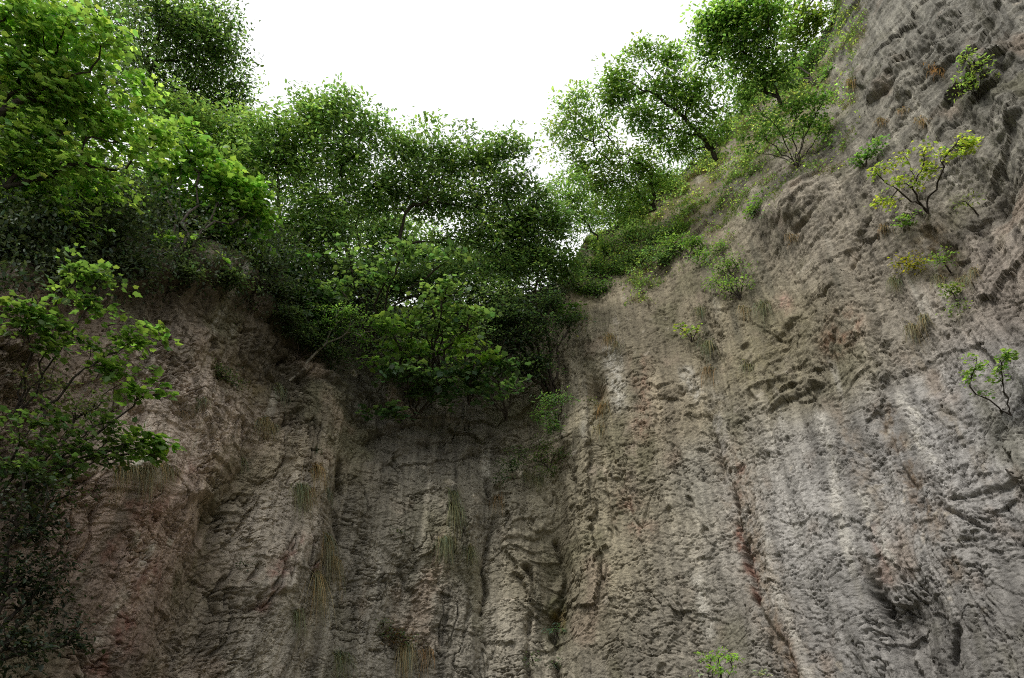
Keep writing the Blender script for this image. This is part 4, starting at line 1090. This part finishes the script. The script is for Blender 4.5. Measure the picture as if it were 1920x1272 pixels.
for a in [
    (205, 885, 60, 40, 'straw tuft at the left end of the fringe under the maple twig', STRAW), (222, 893, 50, 34, 'short straw tuft second along the fringe under the maple twig', STRAW),
    (243, 895, 80, 50, 'longest straw tuft of the fringe above the red rock', STRAW), (275, 893, 60, 34, 'straw tuft right of the longest one above the red rock', STRAW), (292, 900, 30, 22, 'small straw tuft ending the fringe above the red rock', STRAW),
    (322, 785, 50, 22, 'rounded brown tuft alone on the pink rock', (.12, .095, .06)), (345, 768, 40, 18, 'small olive-brown tuft above the rounded brown one', OLIVE),
    (500, 780, 90, 40, 'wide straw tuft on the shadowed rib below the rowan stem', STRAW), (520, 790, 40, 30, 'thin straw tuft beside the wide one under the rowan', STRAW),
    (540, 705, 40, 40, 'olive tuft beside the foot of the rowan', OLIVE), (470, 850, 30, 30, 'faint olive tuft over the dark mossy groove', OLIVE),
    (575, 890, 60, 44, 'brown straw tuft high on the left rib edge', (.16, .12, .06)), (545, 925, 90, 46, 'big drooping olive tuft over the grey-pink face', OLIVE), (562, 935, 40, 34, 'rusty thin tuft beside the big olive one', BROWN),
    (605, 930, 30, 26, 'grey-green tuft near the rib edge', (.11, .12, .08)), (612, 1010, 70, 56, 'long pale tuft high on the rib edge', STRAW), (625, 1045, 60, 50, 'second long pale tuft lower on the rib edge', STRAW),
    (585, 1085, 110, 60, 'thickest pale tuft hanging like a beard low on the rib', STRAW), (540, 1160, 40, 34, 'dark olive tuft in the crevice under the rib', OLIVE),
    (848, 920, 50, 40, 'green-topped tuft high on the middle wall', (.085, .105, .045)), (850, 950, 50, 50, 'olive streaming tuft below the green-topped one', OLIVE), (832, 1015, 100, 40, 'broad olive tuft halfway up the middle wall', OLIVE),
    (880, 1025, 60, 30, 'dark tuft right of the broad olive one', (.075, .08, .04)), (760, 1205, 100, 46, 'straw beard hanging from the rusty herb clump', STRAW), (795, 1215, 40, 34, 'reddish tuft at the end of the rusty clump', BROWN),
    (642, 1220, 60, 56, 'narrow olive tuft low on the middle wall', OLIVE), (932, 920, 60, 30, 'reddish brown tuft at the left tip of the herb ledge', BROWN), (1010, 890, 60, 26, 'yellowish tuft along the herb ledge', OLIVE), (990, 880, 50, 22, 'short yellowish tuft in the middle of the herb ledge', OLIVE),
    (1130, 765, 60, 34, 'orange-brown tuft under the small cave hole', (.17, .12, .055)), (1145, 640, 50, 30, 'orange grass tuft above the white streak', (.17, .13, .06)), (1160, 655, 40, 26, 'straw tuft right of the orange one above the white streak', STRAW),
    (1128, 810, 40, 30, 'thin straw tuft below the cave hole', STRAW), (1325, 640, 60, 44, 'olive tuft hanging under the yellow-green sprig', OLIVE), (1328, 690, 40, 34, 'brown tuft in the crack under the sprig', BROWN), (1312, 580, 60, 26, 'green tuft left of the feathery bush foot', OLIVE),
    (1425, 565, 60, 30, 'olive tuft right of the feathery bush foot', OLIVE), (1395, 575, 50, 26, 'grey straw tuft below the feathery bush', (.18, .15, .09)), (1672, 518, 60, 30, 'olive straw tuft slanting beneath the yellow moss', OLIVE),
    (1700, 600, 50, 34, 'straw tuft pointing down on the grey rock', STRAW), (1726, 588, 50, 30, 'second straw tuft pointing down on the grey rock, the upper one', STRAW), (1660, 430, 50, 20, 'brown tuft left of the brown mossy hollow', (.15, .11, .06)),
    (1790, 505, 90, 26, 'straw fringe along the lip of the brown hollow', STRAW), (1815, 500, 60, 24, 'straw fringe ending the lip of the brown hollow', STRAW), (1745, 505, 70, 26, 'straw fringe starting below the green herb', STRAW),
    (1735, 235, 50, 18, 'round dry brown tuft above the lemon yellow bush', (.20, .14, .07)), (1660, 235, 60, 18, 'flat brown tuft up the face from the little green bush', (.17, .12, .06)), (1700, 215, 50, 16, 'thin dry tuft near the slabs', (.17, .12, .06)),
    (1765, 140, 50, 20, 'orange-brown tuft beneath the thin pale bush', (.22, .12, .04)), (1490, 450, 50, 16, 'brown tuft on the pinkish rock below the stemmed bush', (.15, .11, .06)), (1400, 680, 30, 20, 'short olive tuft on the olive rock bulge', OLIVE), (1600, 160, 60, 22, 'dry brown tuft beside the crest bush', (.2, .14, .06))]:
    tuft(*a)

# grassy shoulder: uncountable blades
am, ei = np.meshgrid(np.arange(len(az_c)), np.arange(NROWS))
gx, gy = PX, PY
wgt = (sstep(1060, 1110, gx) * (1 - sstep(1590, 1630, gx)) * (tcrest > .74)) * np.clip(sstep(.79, .975, tcrest + .09 * fbm(sg * .8, zg * .8, 3, 401)) ** 1.5, 0, 1)
wgt = wgt * sstep(-.08, .28, fbm(sg * 1.1, zg * 1.1, 4, 411)) * (tcrest > .74)
flat_i = np.flatnonzero(wgt > .02)
pr = wgt.ravel()[flat_i]; pr = pr / pr.sum()
sel = rng.choice(flat_i, 36000, p=pr)
P = PD.reshape(-1, 3)[sel]; Nn = nrm.reshape(-1, 3)[sel]
n = len(P)
gc = np.where((fbm(P[:, 0] * .9, P[:, 2] * .9, 3, 421) > .06)[:, None], np.array([(.21, .18, .085)]), np.array([(.14, .20, .05)]))
cl = gc * np.exp(rng.normal(0, .3, n))[:, None]
g_ = blades(P, Nn * .6 + np.array([0, 0, .75]) + rng.normal(0, .35, (n, 3)), rng.uniform(.10, .30, n), rng.uniform(.003, .007, n), np.clip(cl, .01, .5), 'grass', sag=.4)
g_['kind'] = 'stuff'; g_['label'] = 'green and straw grass covering the right shoulder'

# low leafy cover on the shoulder and on the wooded slope
sel = rng.choice(flat_i, 15000, p=pr)
P = PD.reshape(-1, 3)[sel] + nrm.reshape(-1, 3)[sel] * (rng.random(15000) ** 1.6 * .55)[:, None]
o = leaves_mesh('undergrowth', P, rng.normal(0, 1, (15000, 3)) + np.array([0, 0, .3]), rng.normal(0, .5, (15000, 3)) + np.array([0, 0, 1.0]), rng.uniform(.045, .095, 15000), colours(15000, (.125, .20, .05), .35, .2), 'ovate', M_SMALL, None)
o['kind'] = 'stuff'; o['label'] = 'low herbs among the grass of the right shoulder'
wl = leftm * sstep(-3.0, 1.0, el_g - np.interp(az_g, ra, re_)) * sstep(-.35, .1, fbm(sg * .7, zg * .7, 3, 431)) * (az_g > -60)
wl = wl + sstep(-10, -8, az_g) * (1 - sstep(4, 6, az_g)) * (tcrest > .93) * 1.2
fi = np.flatnonzero(wl > .02); pw_ = wl.ravel()[fi] * Dg.ravel()[fi]; pw_ = pw_ / pw_.sum()
NU = 48000
sel = rng.choice(fi, NU, p=pw_)
P = PD.reshape(-1, 3)[sel] + nrm.reshape(-1, 3)[sel] * (rng.random(NU) ** 2 * .9)[:, None] + np.array([0, 0, 1]) * (rng.random(NU) ** 2 * .5)[:, None]
o = leaves_mesh('ivy', P, rng.normal(0, 1, (NU, 3)), rng.normal(0, .5, (NU, 3)) + np.array([0, -.4, .8]), rng.uniform(.05, .11, NU), colours(NU, (.035, .058, .024), .3, .12), 'ovate', M_GLOSS, None)
o['kind'] = 'stuff'; o['label'] = 'dark ivy and undergrowth covering the wooded slope'
